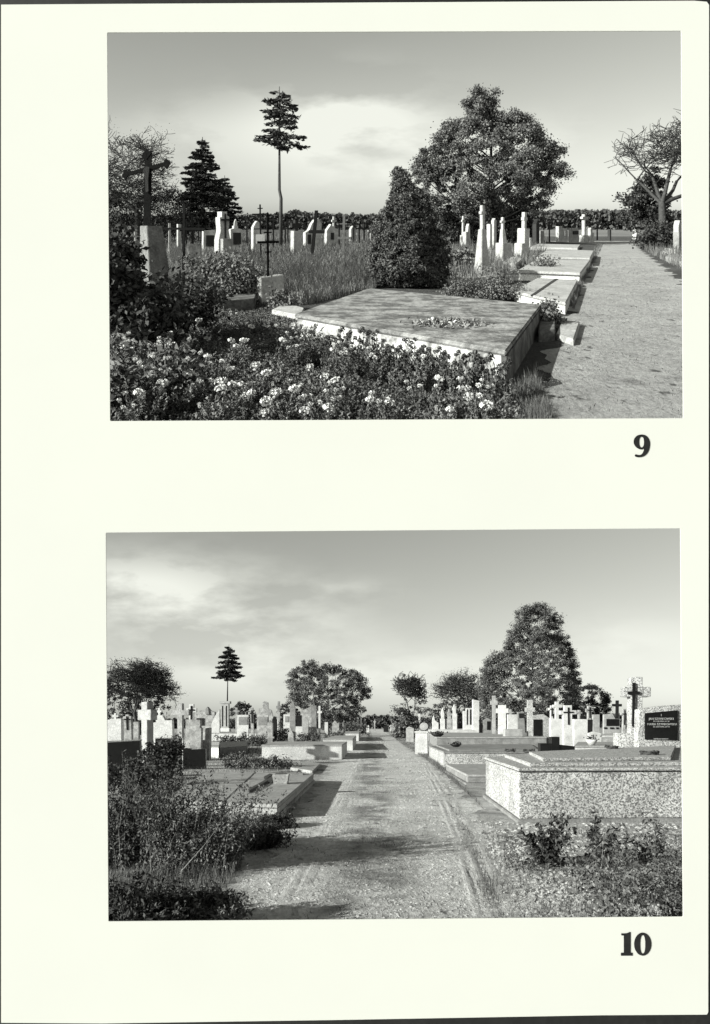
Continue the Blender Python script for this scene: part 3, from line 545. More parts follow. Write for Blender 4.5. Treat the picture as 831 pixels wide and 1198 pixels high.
lower = [
 ('gravestone', 'wide headstone back coloured black for shade, at the left edge', 'headstone', 910, [('stone', [('P', [(118, None), (118, 869), (164, 866.8), (165.5, None)])], 0.25, 0, K), ('coping', [('P', [(118, 868.6), (118, 867.4), (165, 865.4), (165, 866.6)])], 0.29, 0, G)], 0.1),  # face lies in shade; the shade is put into the black colour
 ('gravestone', 'dark headstone back with climbing plant, second from the left edge', 'headstone', 908, [('stone', [('R', 183, 864.5, 212, None)], 0.25, 0, K), ('coping', [('R', 182.6, 863.2, 212.4, 864.4)], 0.29, 0, C_)], 0.1),  # black again paints the shade on this headstone's face
 ('gravestone', 'lower dark stepped headstone right of the plant-covered one', 'headstone', 900, [('stone', [('P', [(215, None), (215, 875.5), (224, 875.5), (224, 877), (241, 876), (241, None)])], 0.25, 0, K)], 0.1),  # shaded face painted black like the two before it
 ('stone_post', 'narrow white post beside the plant-covered dark headstone', 'post', 900, [('post', [('R', 212.6, 864, 215, None)], 0.12, 0, W), ('foot', [('R', 211, 896, 217, None)], 0.2, 0, W)], 0),
 ('cross_monument', 'big thick pale stone cross with a shaded right side, front left', 'cross monument', 898, [('cross', [('X', 172.5, 821.5, None, 160.5, 184.5, 830.5, 842.5, 10.5)], 0.30, 0, C_)], -0.6),
 ('cross_monument', 'tall slim white cross in front of a stepped white stone', 'cross monument', 893, [('cross', [('X', 211.5, 823, None, 201, 222.5, 831, 837, 6)], 0.22, 0, W)], -0.1),
 ('gravestone', 'stepped white headstone with a wide base, right of the slim cross', 'gravestone', 890, [('stone', [('P', [(217.5, None), (217.5, 842), (234.5, 842), (234.5, 851), (236, 852), (236, None)])], 0.35, 0, W), ('base', [('P', [(212, None), (212, 866), (238, 866), (238, 852), (243, 851), (243, None)])], 0.5, 0.5, W)], 0),
 ('gravestone', 'white headstone with sloping shoulder and small cross on top', 'gravestone', 884, [('stone', [('P', [(181, None), (182, 845), (185, 845), (185, 837), (193, 837), (196, 843), (204, 843), (204, None)])], 0.35, 0, W), ('cross', [('X', 188.5, 828, 837.5, 185.5, 191.5, 831, 833.5, 2.6)], 0.15, 0, W)], 0),
 ('gravestone', 'white block headstone topped by a small cross at the left edge', 'gravestone', 888, [('stone', [('P', [(127.5, None), (127.5, 842), (131, 842), (131, 841), (144, 841), (144, None)])], 0.35, 0, W), ('cross', [('X', 136, 834.5, 841.5, 132, 140, 837, 839, 2.6)], 0.15, 0, W)], 0),
 ('gravestone', 'white stone with a dark outlined cross between the edge block and thick cross', 'gravestone', 876, [('stone', [('P', [(146, None), (146, 838), (149, 838), (149, 836), (153, 836), (153, 838), (155.5, 838), (155.5, None)])], 0.35, 0, W), ('cross', [('X', 150.8, 838, 854, 147.5, 154, 841, 842.3, 1.5)], 0.06, -0.2, K)], 0),
 ('gravestone', 'plain white block just left of the thick pale cross', 'gravestone', 874, [('stone', [('R', 157, 844.5, 163, None)], 0.3, 0, W)], 0),
 ('gravestone', 'white gravestone just behind the left-edge block', 'gravestone', 873, [('stone', [('R', 139, 846, 147.5, None)], 0.3, 0, W)], 0),
 ('cross_monument', 'white cross with a dark inlaid cross behind the slim white cross', 'cross monument', 870, [('cross', [('X', 224, 823.8, None, 218, 230, 828.5, 833.5, 5.5)], 0.3, 0, W), ('inlay', [('X', 224, 826, 842, 220.5, 227.5, 830, 831.6, 1.6)], 0.05, -0.18, K)], 0),
 ('cross_monument', 'small white cross between the thick cross and the sloping headstone', 'cross monument', 870, [('cross', [('X', 194, 833, None, 190.5, 198, 836, 838, 2.6)], 0.2, 0, C_)], 0),
 ('family_tomb', 'white gabled family tomb with a dark panel left of the dark-lined column', 'family tomb', 866, [('front', [('P', [(228, None), (228, 836), (236, 831), (240, 831), (243.5, 827), (247, 831.5), (252, 833), (253, 850), (256, 853), (256, None)])], 0.8, 0, W), ('panel', [('R', 231, 840.3, 240, 849)], 0.08, -0.43, D), ('statuette', [('P', [(241.5, 836), (242.5, 829), (243.7, 827), (245, 829), (246, 836)])], 0.1, -0.48, G)], 0),
 ('column', 'tall square column with a flat cap and dark grooves under the lone spruce', 'column', 864, [('shaft', [('R', 259, 823.5, 268.3, 852)], 0.5, 0, C_), ('cap', [('R', 257.2, 820.6, 270, 823.4)], 0.7, 0, C_), ('groove', [('R', 260.4, 826, 261.8, 850), ('R', 265, 826, 266.4, 850)], 0.04, -0.26, D), ('base', [('R', 258, 852, 269.5, None)], 0.7, 0, W)], -0.1),
 ('family_tomb', 'white sloping wall monument joined left of the grooved column', 'family tomb', 867, [('wall', [('P', [(247, None), (248, 847), (252, 838), (257.5, 830), (257.5, None)])], 0.4, 0, W)], 0),
 ('cross_monument', 'small white cross right of the grooved column', 'cross monument', 866, [('cross', [('X', 277, 828, None, 273.3, 280.5, 831, 833.3, 2.6)], 0.2, 0, W)], 0),
 ('gravestone', 'white-framed dark panel stone, first right of the grooved column', 'gravestone', 868, [('stone', [('R', 277.8, 836.5, 291, None)], 0.35, 0, W), ('panel', [('R', 279.6, 838.8, 290, 848)], 0.05, -0.19, G)], 0),
 ('cross_monument', 'white cross with statue outline between two dark-panel stones', 'cross monument', 868, [('cross', [('X', 296, 828, None, 291.8, 300, 833, 836, 3.4)], 0.3, 0, W), ('figure', [('R', 295.3, 831, 296.7, 846), ('R', 293.5, 834, 298.5, 835.2)], 0.05, -0.18, D)], 0),
 ('gravestone', 'white-framed dark panel stone, second right of the grooved column', 'gravestone', 868, [('stone', [('R', 300.8, 836.5, 314.3, None)], 0.35, 0, W), ('panel', [('R', 302.7, 838.8, 313.5, 848)], 0.05, -0.19, G)], 0),
 ('family_tomb', 'stepped bright white monument rising behind the second dark panel', 'family tomb', 864, [('stone', [('P', [(303, None), (303, 829), (307.5, 829), (307.5, 822), (310, 820.5), (314, 822), (314, 829), (318, 831), (320, 840), (320, None)])], 0.5, 0, W)], 0),
 ('gravestone', 'pale pillar gravestone behind the two-panel tomb', 'gravestone', 876, [('stone', [('P', [(313.5, None), (313.5, 846), (316, 843), (319.5, 846), (319.5, None)])], 0.35, 0, W)], 0),
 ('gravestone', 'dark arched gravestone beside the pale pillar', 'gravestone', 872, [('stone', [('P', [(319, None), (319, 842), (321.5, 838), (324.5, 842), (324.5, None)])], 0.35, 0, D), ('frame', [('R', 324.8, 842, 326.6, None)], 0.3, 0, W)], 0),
 ('cross_monument', 'tall grey column with a small cross head behind the two-panel tomb', 'cross monument', 868, [('shaft', [('F', 323.5, 833, 327, None, 328, 322.8)], 0.4, 0, C_), ('cross', [('X', 325.3, 820.5, 834, 322.4, 328.3, 826, 829, 2.6)], 0.2, 0, G)], 0),
 ('statue', 'dark angel statue on a pillar behind the two-panel tomb', 'statue', 866, [('figure', [('P', [(340, 838), (339, 828), (341.5, 822), (342.7, 819.5), (344, 822), (346, 829), (345.5, 838)])], 0.4, 0, G), ('pillar', [('R', 339.5, 837, 346, None)], 0.5, 0, G)], 0),
 ('gravestone', 'white stone with a small dark panel left of the angel statue', 'gravestone', 864, [('stone', [('R', 331.5, 836, 339.2, None)], 0.35, 0, W), ('panel', [('R', 333.5, 838, 338, 845)], 0.05, -0.19, G)], 0),
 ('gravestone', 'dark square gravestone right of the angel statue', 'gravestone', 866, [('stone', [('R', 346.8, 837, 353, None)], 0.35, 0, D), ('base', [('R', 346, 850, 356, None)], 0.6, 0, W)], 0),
 ('family_tomb', 'white slant-roofed wall monument with a grey end pillar', 'family tomb', 863, [('wall', [('P', [(352, None), (352, 832), (365, 826.5), (365, None)])], 0.6, 0, W), ('pillar', [('R', 365.2, 825.5, 370.5, None)], 0.7, 0, G)], 0),
 ('gravestone', 'arched white stone in front of the slant-roofed monument', 'gravestone', 868, [('stone', [('P', [(354, None), (354, 842), (357, 839), (361, 842), (361, None)])], 0.3, 0, C_)], 0),
 ('cross_monument', 'small pale cross figure right of the grey end pillar', 'cross monument', 867, [('cross', [('X', 374, 826, None, 371.5, 377, 832, 834.5, 2.4)], 0.3, 0, W)], 0),
 ('gravestone', 'low white stone under the left deciduous tree, nearest the pillar', 'gravestone', 867, [('stone', [('R', 380, 845, 384, None)], 0.4, 0, W)], 0),
 ('gravestone', 'pair of low white stones under the middle of the left deciduous tree', 'gravestone', 867, [('stone', [('P', [(389, None), (389, 846), (392, 843), (395, 846), (397, 846), (397, None)])], 0.4, 0, W)], 0),
 ('gravestone', 'round-topped white stone at the right foot of the left deciduous tree', 'gravestone', 867, [('stone', [('P', [(401, None), (401, 846.5), (402.5, 844.5), (404, 846.5), (404, None)])], 0.4, 0, W)], 0),
 ('vase_stand', 'pale stone vase on a stand behind the two-panel tomb', 'vase', 874, [('vase', [('P', [(339, 858), (338, 854), (340.5, 851), (341.5, 854), (343, 858)])], 0.2, 0, W), ('stand', [('P', [(337, None), (337.5, 858), (343.5, 858), (344.5, None)])], 0.3, 0, W)], 0),
 ('stone_post', 'stout stone post with a cap left of the vase', 'post', 876, [('post', [('R', 314, 864, 319.5, None)], 0.3, 0, C_), ('cap', [('R', 312.5, 862, 321, 864)], 0.4, 0, C_)], 0),
 ('cross_monument', 'far white cross at the end of the lane', 'cross monument', 855.5, [('cross', [('X', 438.5, 842, None, 437, 440.2, 844, 845.2, 1.2)], 0.4, 0, W)], 0),
 ('shed', 'low pale gabled shed at the right of the lane end', 'shed', 855.5, [('wall', [('R', 457, 850.5, 464, None)], 3.0, 0, W), ('roof', [('P', [(455.5, 850.5), (457, 848.2), (465, 847.8), (466, 850.5)])], 3.4, 0, W)], 0),
 ('gravestone', 'small pale gravestone left of the far white cross', 'gravestone', 856.5, [('stone', [('R', 428.8, 848.5, 432, None)], 0.5, 0, W)], 0),
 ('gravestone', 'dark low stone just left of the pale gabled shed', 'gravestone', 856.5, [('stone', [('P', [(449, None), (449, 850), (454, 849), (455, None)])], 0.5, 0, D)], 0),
 ('house', 'distant pale house behind the lane end on the left', 'house', 852.5, [('wall', [('R', 414.5, 838, 421, None)], 6.0, 0, C_), ('roof', [('P', [(413.8, 838), (417.5, 834.5), (421.8, 838)])], 7.0, 0, D)], 0),
 ('utility_pole', 'thin distant pole left of the lane end', 'pole', 853, [('pole', [('R', 422.2, 832, 423, None)], 0.3, 0, G)], 0),
 # right side
 ('stone_post', 'white square post with a round knob right of the lane', 'post', 882, [('shaft', [('P', [(486, None), (486.5, 858), (500.5, 857.5), (500.8, None)])], 0.5, 0, W), ('cap', [('R', 485.5, 855.6, 501.5, 857.4)], 0.6, 0, W), ('knob', [('C', 496.3, 850, 5, 4.5)], 0.4, 0, C_)], -0.15),
 ('stone_post', 'farther pale post behind the round-knobbed one', 'post', 868, [('shaft', [('R', 475.5, 852.5, 484.5, None)], 0.6, 0, C_), ('cap', [('P', [(475, 852.4), (479, 850), (485, 852.4)])], 0.6, 0, C_)], -0.15),
 ('stone_post', 'thin white stele rising left of the bare tree pair', 'stele', 866, [('stele', [('R', 489.9, 835, 492, None)], 0.4, 0, W)], 0),
 ('cross_monument', 'thin white cross among the first bare tree branches', 'cross monument', 866, [('cross', [('X', 484.2, 830, None, 482.6, 486, 832.5, 833.7, 1.3)], 0.3, 0, W)], 0),
 ('gravestone', 'pointed white stone in the row before the wall-like kerb', 'gravestone', 863.5, [('stone', [('P', [(506, None), (506, 841), (507.5, 837), (509, 843), (513, 846), (513, None)])], 0.4, 0, W)], 0),
 ('statue', 'slender white statue, first of three on pedestals', 'statue', 863.5, [('figure', [('P', [(516.5, 842), (516.2, 834), (518, 828), (519.6, 834), (519.8, 842)])], 0.4, 0, W), ('pedestal', [('R', 515.3, 841, 520.6, None)], 0.5, 0, W)], 0),
 ('statue', 'white praying statue, middle of three on pedestals', 'statue', 863.5, [('figure', [('P', [(524, 842), (523.6, 835), (525.4, 829), (527.4, 834), (527.8, 842)])], 0.4, 0, W), ('pedestal', [('R', 522.8, 841, 528.6, None)], 0.5, 0, W)], 0),
 ('statue', 'tallest white statue, last of three on pedestals', 'statue', 863.5, [('figure', [('P', [(529.8, 836), (529.6, 829), (531.4, 824), (533.2, 829), (533.6, 836)])], 0.4, 0, W), ('pedestal', [('R', 529.3, 835, 534.6, None)], 0.5, 0, W)], 0),
 ('family_tomb', 'stepped white monument with two dark slits right of the statues', 'family tomb', 863.5, [('stone', [('P', [(541.8, None), (541.8, 832), (545.3, 832), (545.3, 828.5), (552.5, 828.5), (552.5, None)])], 0.5, 0, W), ('slit', [('R', 545.8, 830, 547, 848), ('R', 549.5, 830, 551, 848)], 0.06, -0.27, D)], 0),
 ('family_tomb', 'tall plain white slab monument next to the slit monument', 'family tomb', 864, [('stone', [('P', [(553, None), (553, 818.5), (560.5, 820), (560.5, None)])], 0.6, 0, W)], 0),
 ('urn', 'dark urn on a small pedestal in front of the plain white slab', 'urn', 866, [('urn', [('P', [(561, 848), (560.5, 843), (562, 839), (563.5, 843), (563.3, 848)])], 0.2, 0, D), ('pedestal', [('R', 560.8, 848, 564.4, None)], 0.3, 0, K)], 0),
 ('gravestone', 'dark double gravestone left of the slim round-headed cross', 'gravestone', 866, [('stone', [('P', [(565, None), (565, 843), (570, 840), (577, 843.5), (577, None)])], 0.3, 0, G), ('panel', [('R', 569.5, 844, 573.5, 854)], 0.05, -0.17, K)], 0),
 ('cross_monument', 'slim tall pale cross left of the thick white cross', 'cross monument', 868, [('cross', [('X', 578, 814, None, 573.8, 582.3, 820, 825, 4.2)], 0.3, 0, C_)], -0.15),
 ('cross_monument', 'thick white cross in front of the big tree', 'cross monument', 869, [('cross', [('X', 587.6, 825, None, 580.6, 594.8, 829, 834.5, 9)], 0.35, 0, W)], -0.15),
 ('gravestone', 'wide white headstone with a dark small cross beside the thick white cross', 'gravestone', 867, [('stone', [('R', 594, 836, 606.6, None)], 0.35, 0, W), ('cross', [('X', 597.5, 830, 837, 593, 601, 833, 834.6, 2.6)], 0.12, 0, C_)], 0),
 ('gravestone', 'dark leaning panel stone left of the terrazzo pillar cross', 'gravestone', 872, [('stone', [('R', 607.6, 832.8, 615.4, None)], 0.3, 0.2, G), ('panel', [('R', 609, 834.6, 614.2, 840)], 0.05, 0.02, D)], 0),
 ('cross_monument', 'terrazzo pillar cross rising among the stones at the middle right', 'cross monument', 874, [('cross', [('X', 620.2, 819, None, 614.6, 625.8, 827.8, 833.2, 6.4)], 0.3, 0, T)], -0.1),
 ('gravestone', 'framed black panel gravestone right of the terrazzo pillar cross', 'gravestone', 874, [('stone', [('P', [(622, None), (622, 837), (635, 835.5), (643.5, 841), (643.5, None)])], 0.4, 0, T), ('panel', [('R', 623.4, 841.8, 633.4, 861)], 0.05, -0.22, K)], 0),
 ('gravestone', 'bright white block headstone left of the black-cross slab', 'gravestone', 876, [('stone', [('P', [(643.6, None), (643.6, 840.5), (658.2, 841.5), (658.2, None)])], 0.4, 0, W)], 0),
 ('gravestone', 'white cross slab with a black cross inlaid on its face', 'gravestone', 877, [('stone', [('P', [(659.3, None), (659.3, 836), (655.8, 836), (655.8, 831.3), (661, 831.3), (661, 825.3), (669.5, 825.3), (669.5, 831.3), (674.8, 831.3), (674.8, 836), (669.6, 836), (669.6, None)])], 0.35, 0, W), ('inlay', [('X', 665.2, 827.8, 848, 659.5, 671, 832.8, 834.4, 1.8)], 0.05, -0.19, K)], 0),
 ('gravestone', 'bright white block headstone right of the black-cross slab', 'gravestone', 876, [('stone', [('R', 670.4, 841.5, 686.4, None)], 0.4, 0, W), ('vase', [('R', 679, 837.4, 683.8, 841.3)], 0.2, 0, K)], 0),
 ('cross_monument', 'plain white cross standing above the left block headstone', 'cross monument', 868, [('cross', [('X', 651.6, 821, None, 646.8, 657, 824.6, 828, 4)], 0.3, 0, W)], 0),
 ('cross_monument', 'small dark-inlaid cross left of the plain white cross', 'cross monument', 866, [('cross', [('X', 645, 825.5, None, 641.8, 648, 828.4, 831, 3)], 0.3, 0, W), ('inlay', [('X', 645, 827, 838, 643, 647, 829.4, 830.4, 1)], 0.05, -0.17, K)], 0),
 ('cross_monument', 'small white cross above the right block headstone', 'cross monument', 867, [('cross', [('X', 677.7, 830.8, None, 674.3, 681, 833, 835, 2.6)], 0.3, 0, W)], 0),
 ('cross_monument', 'white cross outlined round a dark cross on a dark base', 'cross monument', 868, [('cross', [('X', 689, 826, 845, 684.8, 693.2, 829.2, 833, 4.4)], 0.3, 0, W), ('inlay', [('X', 689, 827.6, 840, 686.2, 691.8, 830.4, 831.6, 1.3)], 0.05, -0.17, K), ('base', [('R', 686.6, 842, 692.6, None)], 0.4, 0, D)], 0),
 ('gravestone', 'plain pale gravestone right of the outlined cross', 'gravestone', 866, [('stone', [('R', 693.6, 836, 701.2, None)], 0.35, 0, C_)], 0),
 ('cross_monument', 'dark cross standing on a pale stone with a dark plaque', 'cross monument', 870, [('cross', [('X', 722, 819.5, 842, 716.2, 727.2, 823.6, 826.6, 3.2)], 0.2, 0, D), ('stone', [('P', [(706, None), (706, 836), (716, 835), (719, 841), (724.6, 841), (724.6, None)])], 0.35, 0, C_), ('plaque', [('R', 708.6, 841.3, 723.3, 849.4)], 0.05, -0.19, K), ('vase', [('R', 706, 851, 709, 853), ('R', 713, 851, 717, 853), ('R', 720, 851, 722.5, 853)], 0.06, -0.2, K)], 0),
 ('cross_monument', 'ornate white cross with dark lines left of the terrazzo cross', 'cross monument', 872, [('cross', [('X', 729.2, 829.6, None, 725.2, 733.2, 834, 836.8, 3.2)], 0.25, 0, W), ('inlay', [('X', 729.2, 831, 848, 727, 731.4, 835, 836, 1)], 0.05, -0.15, K)], 0),
 ('gravestone', 'low white grave block before the pale tombs at right', 'gravestone', 872, [('stone', [('P', [(688, None), (688, 858), (694, 856), (703, 858), (703, None)])], 0.4, 0, W)], 0),
 ('grave_kerb', 'grey kerb box left of the terrazzo pillar cross', 'kerb', 874, [('kerb', [('R', 590, 853, 610, None)], 0.8, 0, C_)], 0),
]
for nm, lb, ct, pyb, parts, yw in lower:
    monument(LO, nm, lb, ct, pyb, parts, yaw=yw)
# ================================================================== VEGETATION
def in_poly(P, x, y):
    c = np.zeros(len(x), bool); n = len(P)
    for i in range(n):
        x1, y1 = P[i]; x2, y2 = P[(i + 1) % n]
        if y1 == y2: continue
        c ^= ((y1 > y) != (y2 > y)) & (x < (x2 - x1) * (y - y1) / (y2 - y1) + x1)
    return c
def edge_dist(P, x, y):
    d = np.full(len(x), 1e9); n = len(P)
    for i in range(n):
        a = np.array(P[i], float); b = np.array(P[(i + 1) % n], float); ab = b - a; L2 = max(ab @ ab, 1e-9)
        t = np.clip(((x - a[0]) * ab[0] + (y - a[1]) * ab[1]) / L2, 0, 1)
        d = np.minimum(d, np.hypot(x - a[0] - t * ab[0], y - a[1] - t * ab[1]))
    return d
def sample_poly(P, n):
    P = np.array(P, float); lo, hi = P.min(0), P.max(0); X = []; Y = []; c = 0
    while c < n:
        x = rng.uniform(lo[0], hi[0], n * 2); y = rng.uniform(lo[1], hi[1], n * 2); m = in_poly(P, x, y)
        X.append(x[m]); Y.append(y[m]); c += m.sum()
    return np.concatenate(X)[:n], np.concatenate(Y)[:n]
def unit(n):
    v = rng.normal(size=(n, 3)); return v / np.linalg.norm(v, axis=1)[:, None]
def leaf_arrays(P, size, elong=1.5, direction=None):
    n = len(P); a = unit(n) if direction is None else direction
    b = np.cross(a, unit(n)); b /= np.linalg.norm(b, axis=1)[:, None]
    s = (size * rng.uniform(0.6, 1.3, n))[:, None]
    V = np.stack([P - a * s * elong * .5, P + b * s * .5, P + a * s * elong * .5, P - b * s * .5], 1).reshape(-1, 3)
    return V, np.arange(4 * n).reshape(n, 4)
def veg_mesh(name, V, Fa, m, S, parent=None, loc=None):
    V = np.array(V, float); V[:, 2] += S.k * V[:, 1]
    return link(name, np_mesh(name, V, Fa, M[m]), parent, loc)
def seg_arrays(segs, n=4):
    A = np.array([s[0] for s in segs], float); B = np.array([s[1] for s in segs], float); r0 = np.array([s[2] for s in segs])[:, None]; r1 = np.array([s[3] for s in segs])[:, None]
    d = B - A; L_ = np.linalg.norm(d, axis=1)[:, None]; d = d / np.maximum(L_, 1e-6)
    ref = np.where(np.abs(d[:, 2:3]) < 0.9, np.array([[0, 0, 1.0]]), np.array([[1.0, 0, 0]]))
    u = np.cross(d, ref); u /= np.linalg.norm(u, axis=1)[:, None]; v = np.cross(d, u)
    rings = []
    for P, r in ((A - d * r0 * .3, r0), (B + d * r1 * .3, r1)):
        for j in range(n):
            t = 2 * math.pi * j / n; rings.append(P + (u * math.cos(t) + v * math.sin(t)) * r)
    V = np.stack(rings, 1).reshape(-1, 3); m = len(segs); base = (np.arange(m) * 2 * n)[:, None]
    Fs = [np.concatenate([base + j, base + (j + 1) % n, base + n + (j + 1) % n, base + n + j], 1) for j in range(n)]
    return V, np.concatenate(Fs, 0)
def rel_poly(S, poly, x0px, Y): s = Y / F; return [((x - x0px) * s, H0 + (S.yh - y) * s) for x, y in poly]
def volume(P, n, fat=1.0, cap=None):
    x, z = sample_poly(P, n); e = edge_dist(P, x, z); hw = fat * e * 1.25 + 0.1
    if cap: hw = np.minimum(hw, cap)
    return np.stack([x, rng.uniform(-1, 1, n) * hw, z], 1)
def leafy(S, name, label, cat, xpx, pyb, poly, m, clumps=200, per=60, cr=0.5, ls=0.22, trunk_r=0.25, limbs=26, group=None, fat=1.0, edge_clumps=0.35, trunk=True, elong=1.4, zmin=None):
    Y = S.Y(pyb); x0 = (xpx - CX) * Y / F; rt = thing(name, label, cat, S, x0, Y, group); P = rel_poly(S, poly, xpx, Y)
    c = volume(P, clumps, fat)
    ne = int(clumps * edge_clumps)                      # clumps on the outline give it an uneven edge
    if ne:
        i = rng.integers(0, len(P), ne); t = rng.uniform(0, 1, ne)[:, None]; PA = np.array(P); q = PA[i] * (1 - t) + PA[(i + 1) % len(P)] * t
        c = np.concatenate([c, np.stack([q[:, 0], rng.normal(0, cr, ne), q[:, 1]], 1) + rng.normal(0, cr * .65, (ne, 3))])
    k = rng.uniform(0.5, 1.3, len(c)); pts = np.repeat(c, per, 0) + rng.normal(size=(len(c) * per, 3)) * (np.repeat(k, per)[:, None] * cr * np.array([[.5, .5, .38]]))
    pts = pts[pts[:, 2] > (0.05 if zmin is None else zmin)]
    V, Fa = leaf_arrays(pts, ls, elong); veg_mesh('crown', V, Fa, m, S, rt)
    if trunk:
        zc = np.array([p[1] for p in P]); zt = zc.min() + (zc.max() - zc.min()) * 0.8; xm = np.mean([p[0] for p in P])
        tp = [np.array([0, 0, -0.1]), np.array([xm * .25, 0, zc.min() * .5 + zt * .1]), np.array([xm * .6, 0.1, zt * .5]), np.array([xm, 0, zt])]
        segs = [(tp[j], tp[j + 1], trunk_r * (1 - .27 * j), trunk_r * (1 - .27 * (j + 1))) for j in range(3)]
        V, Fa = seg_arrays(segs, 8); tr = veg_mesh('trunk', V, Fa, 'bark', S, rt); seg2 = []
        for q in c[rng.choice(len(c), min(limbs, len(c)), replace=False)]:
            h = max(0.15 * zt, q[2] - abs(q[0]) * .8 - 0.3 * rng.uniform(.5, 1.5)); h = min(h, zt * .9); t = h / zt; a = np.array([xm * t, 0, h]); mid = (a + q) / 2 + np.array([0, 0, -0.08 * abs(q[0])])
            seg2 += [(a, mid, trunk_r * .35 * (1 - t * .5), trunk_r * .2), (mid, q, trunk_r * .2, trunk_r * .06)]
        V, Fa = seg_arrays(seg2, 5); veg_mesh('limbs', V, Fa, 'bark', S, rt)
    return rt
def bare(S, name, label, cat, base, poly, r0=0.3, fork=0.25, levels=8, seed=1, twig_leaf=0, lean=0.0, kids=(2, 4), leaf_m='leaf_dark', ls=0.12, group=None, spread=0.75):
    rr = np.random.default_rng(seed); Y = S.Y(base[1]); rt = thing(name, label, cat, S, (base[0] - CX) * Y / F, Y, group); P = rel_poly(S, poly, base[0], Y)
    PA = np.array(P); top = PA[:, 1].max(); cw = PA[:, 0].max() - PA[:, 0].min()
    trunk = []; limbs = []; twigs = []; tips = []; cxp = PA[:, 0].mean(); czp = PA[:, 1].min() + .35 * (top - PA[:, 1].min())
    def grow(p, d, L_, r, lv):
        if lv > levels or len(twigs) > 16000: return
        segs = 3 if lv < 3 else 2; q = p; slack = rr.uniform(.7, 1.1)
        for s in range(segs):
            d = d + rr.normal(0, 0.09 + 0.015 * lv, 3) + np.array([0, 0, 0.05]); d /= np.linalg.norm(d)
            nq = q + d * L_ / segs; r1 = r * (0.86 if lv else 0.9)
            if lv > 0 and not in_poly(P, np.array([cxp + (nq[0] - cxp) / slack]), np.array([czp + (nq[2] - czp) / slack]))[0] and lv > 1: tips.append(q); return
            (trunk if lv == 0 else limbs if lv < 4 else twigs).append((q, nq, r, r1)); r = r1; q = nq
            if lv >= 2 and rr.random() < 0.65:
                dd = d + rr.normal(0, spread, 3) * np.array([1, 1, .7]); dd /= np.linalg.norm(dd); grow(q, dd, L_ * .62, r * .5, lv + 2)
        tips.append(q)
        for i in range(rr.integers(kids[0], kids[1] + (lv == 0) * 2)):
            dd = d + rr.normal(0, spread, 3) * np.array([1.15, 1, .55]); dd[2] = max(dd[2], -0.15 if lv > 1 else 0.25); dd /= np.linalg.norm(dd)
            grow(q, dd, L_ * rr.uniform(.76, .95) * (0.9 if lv == 0 else 1), r * rr.uniform(.58, .75), lv + 1)
    h = top * fork
    grow(np.array([0, 0, -0.1]), np.array([lean, 0, 1.0]) / math.hypot(lean, 1), h, r0, 0) if fork > .2 else None
    V, Fa = seg_arrays(trunk, 8); veg_mesh('trunk', V, Fa, 'bark', S, rt)
    if limbs: V, Fa = seg_arrays(limbs, 5); veg_mesh('limbs', V, Fa, 'bark', S, rt)
    if twigs:
        tw = [(a, b, max(x, .021 * Y / 50), max(y_, .017 * Y / 50)) for a, b, x, y_ in twigs]
        V, Fa = seg_arrays(tw, 3); veg_mesh('twigs', V, Fa, 'twig', S, rt)
    if twig_leaf and tips:
        T_ = np.array(tips); T_ = np.repeat(T_, twig_leaf, 0) + rng.normal(0, 0.3, (len(tips) * twig_leaf, 3)); V, Fa = leaf_arrays(T_, ls); veg_mesh('leaves', V, Fa, leaf_m, S, rt)
    return rt
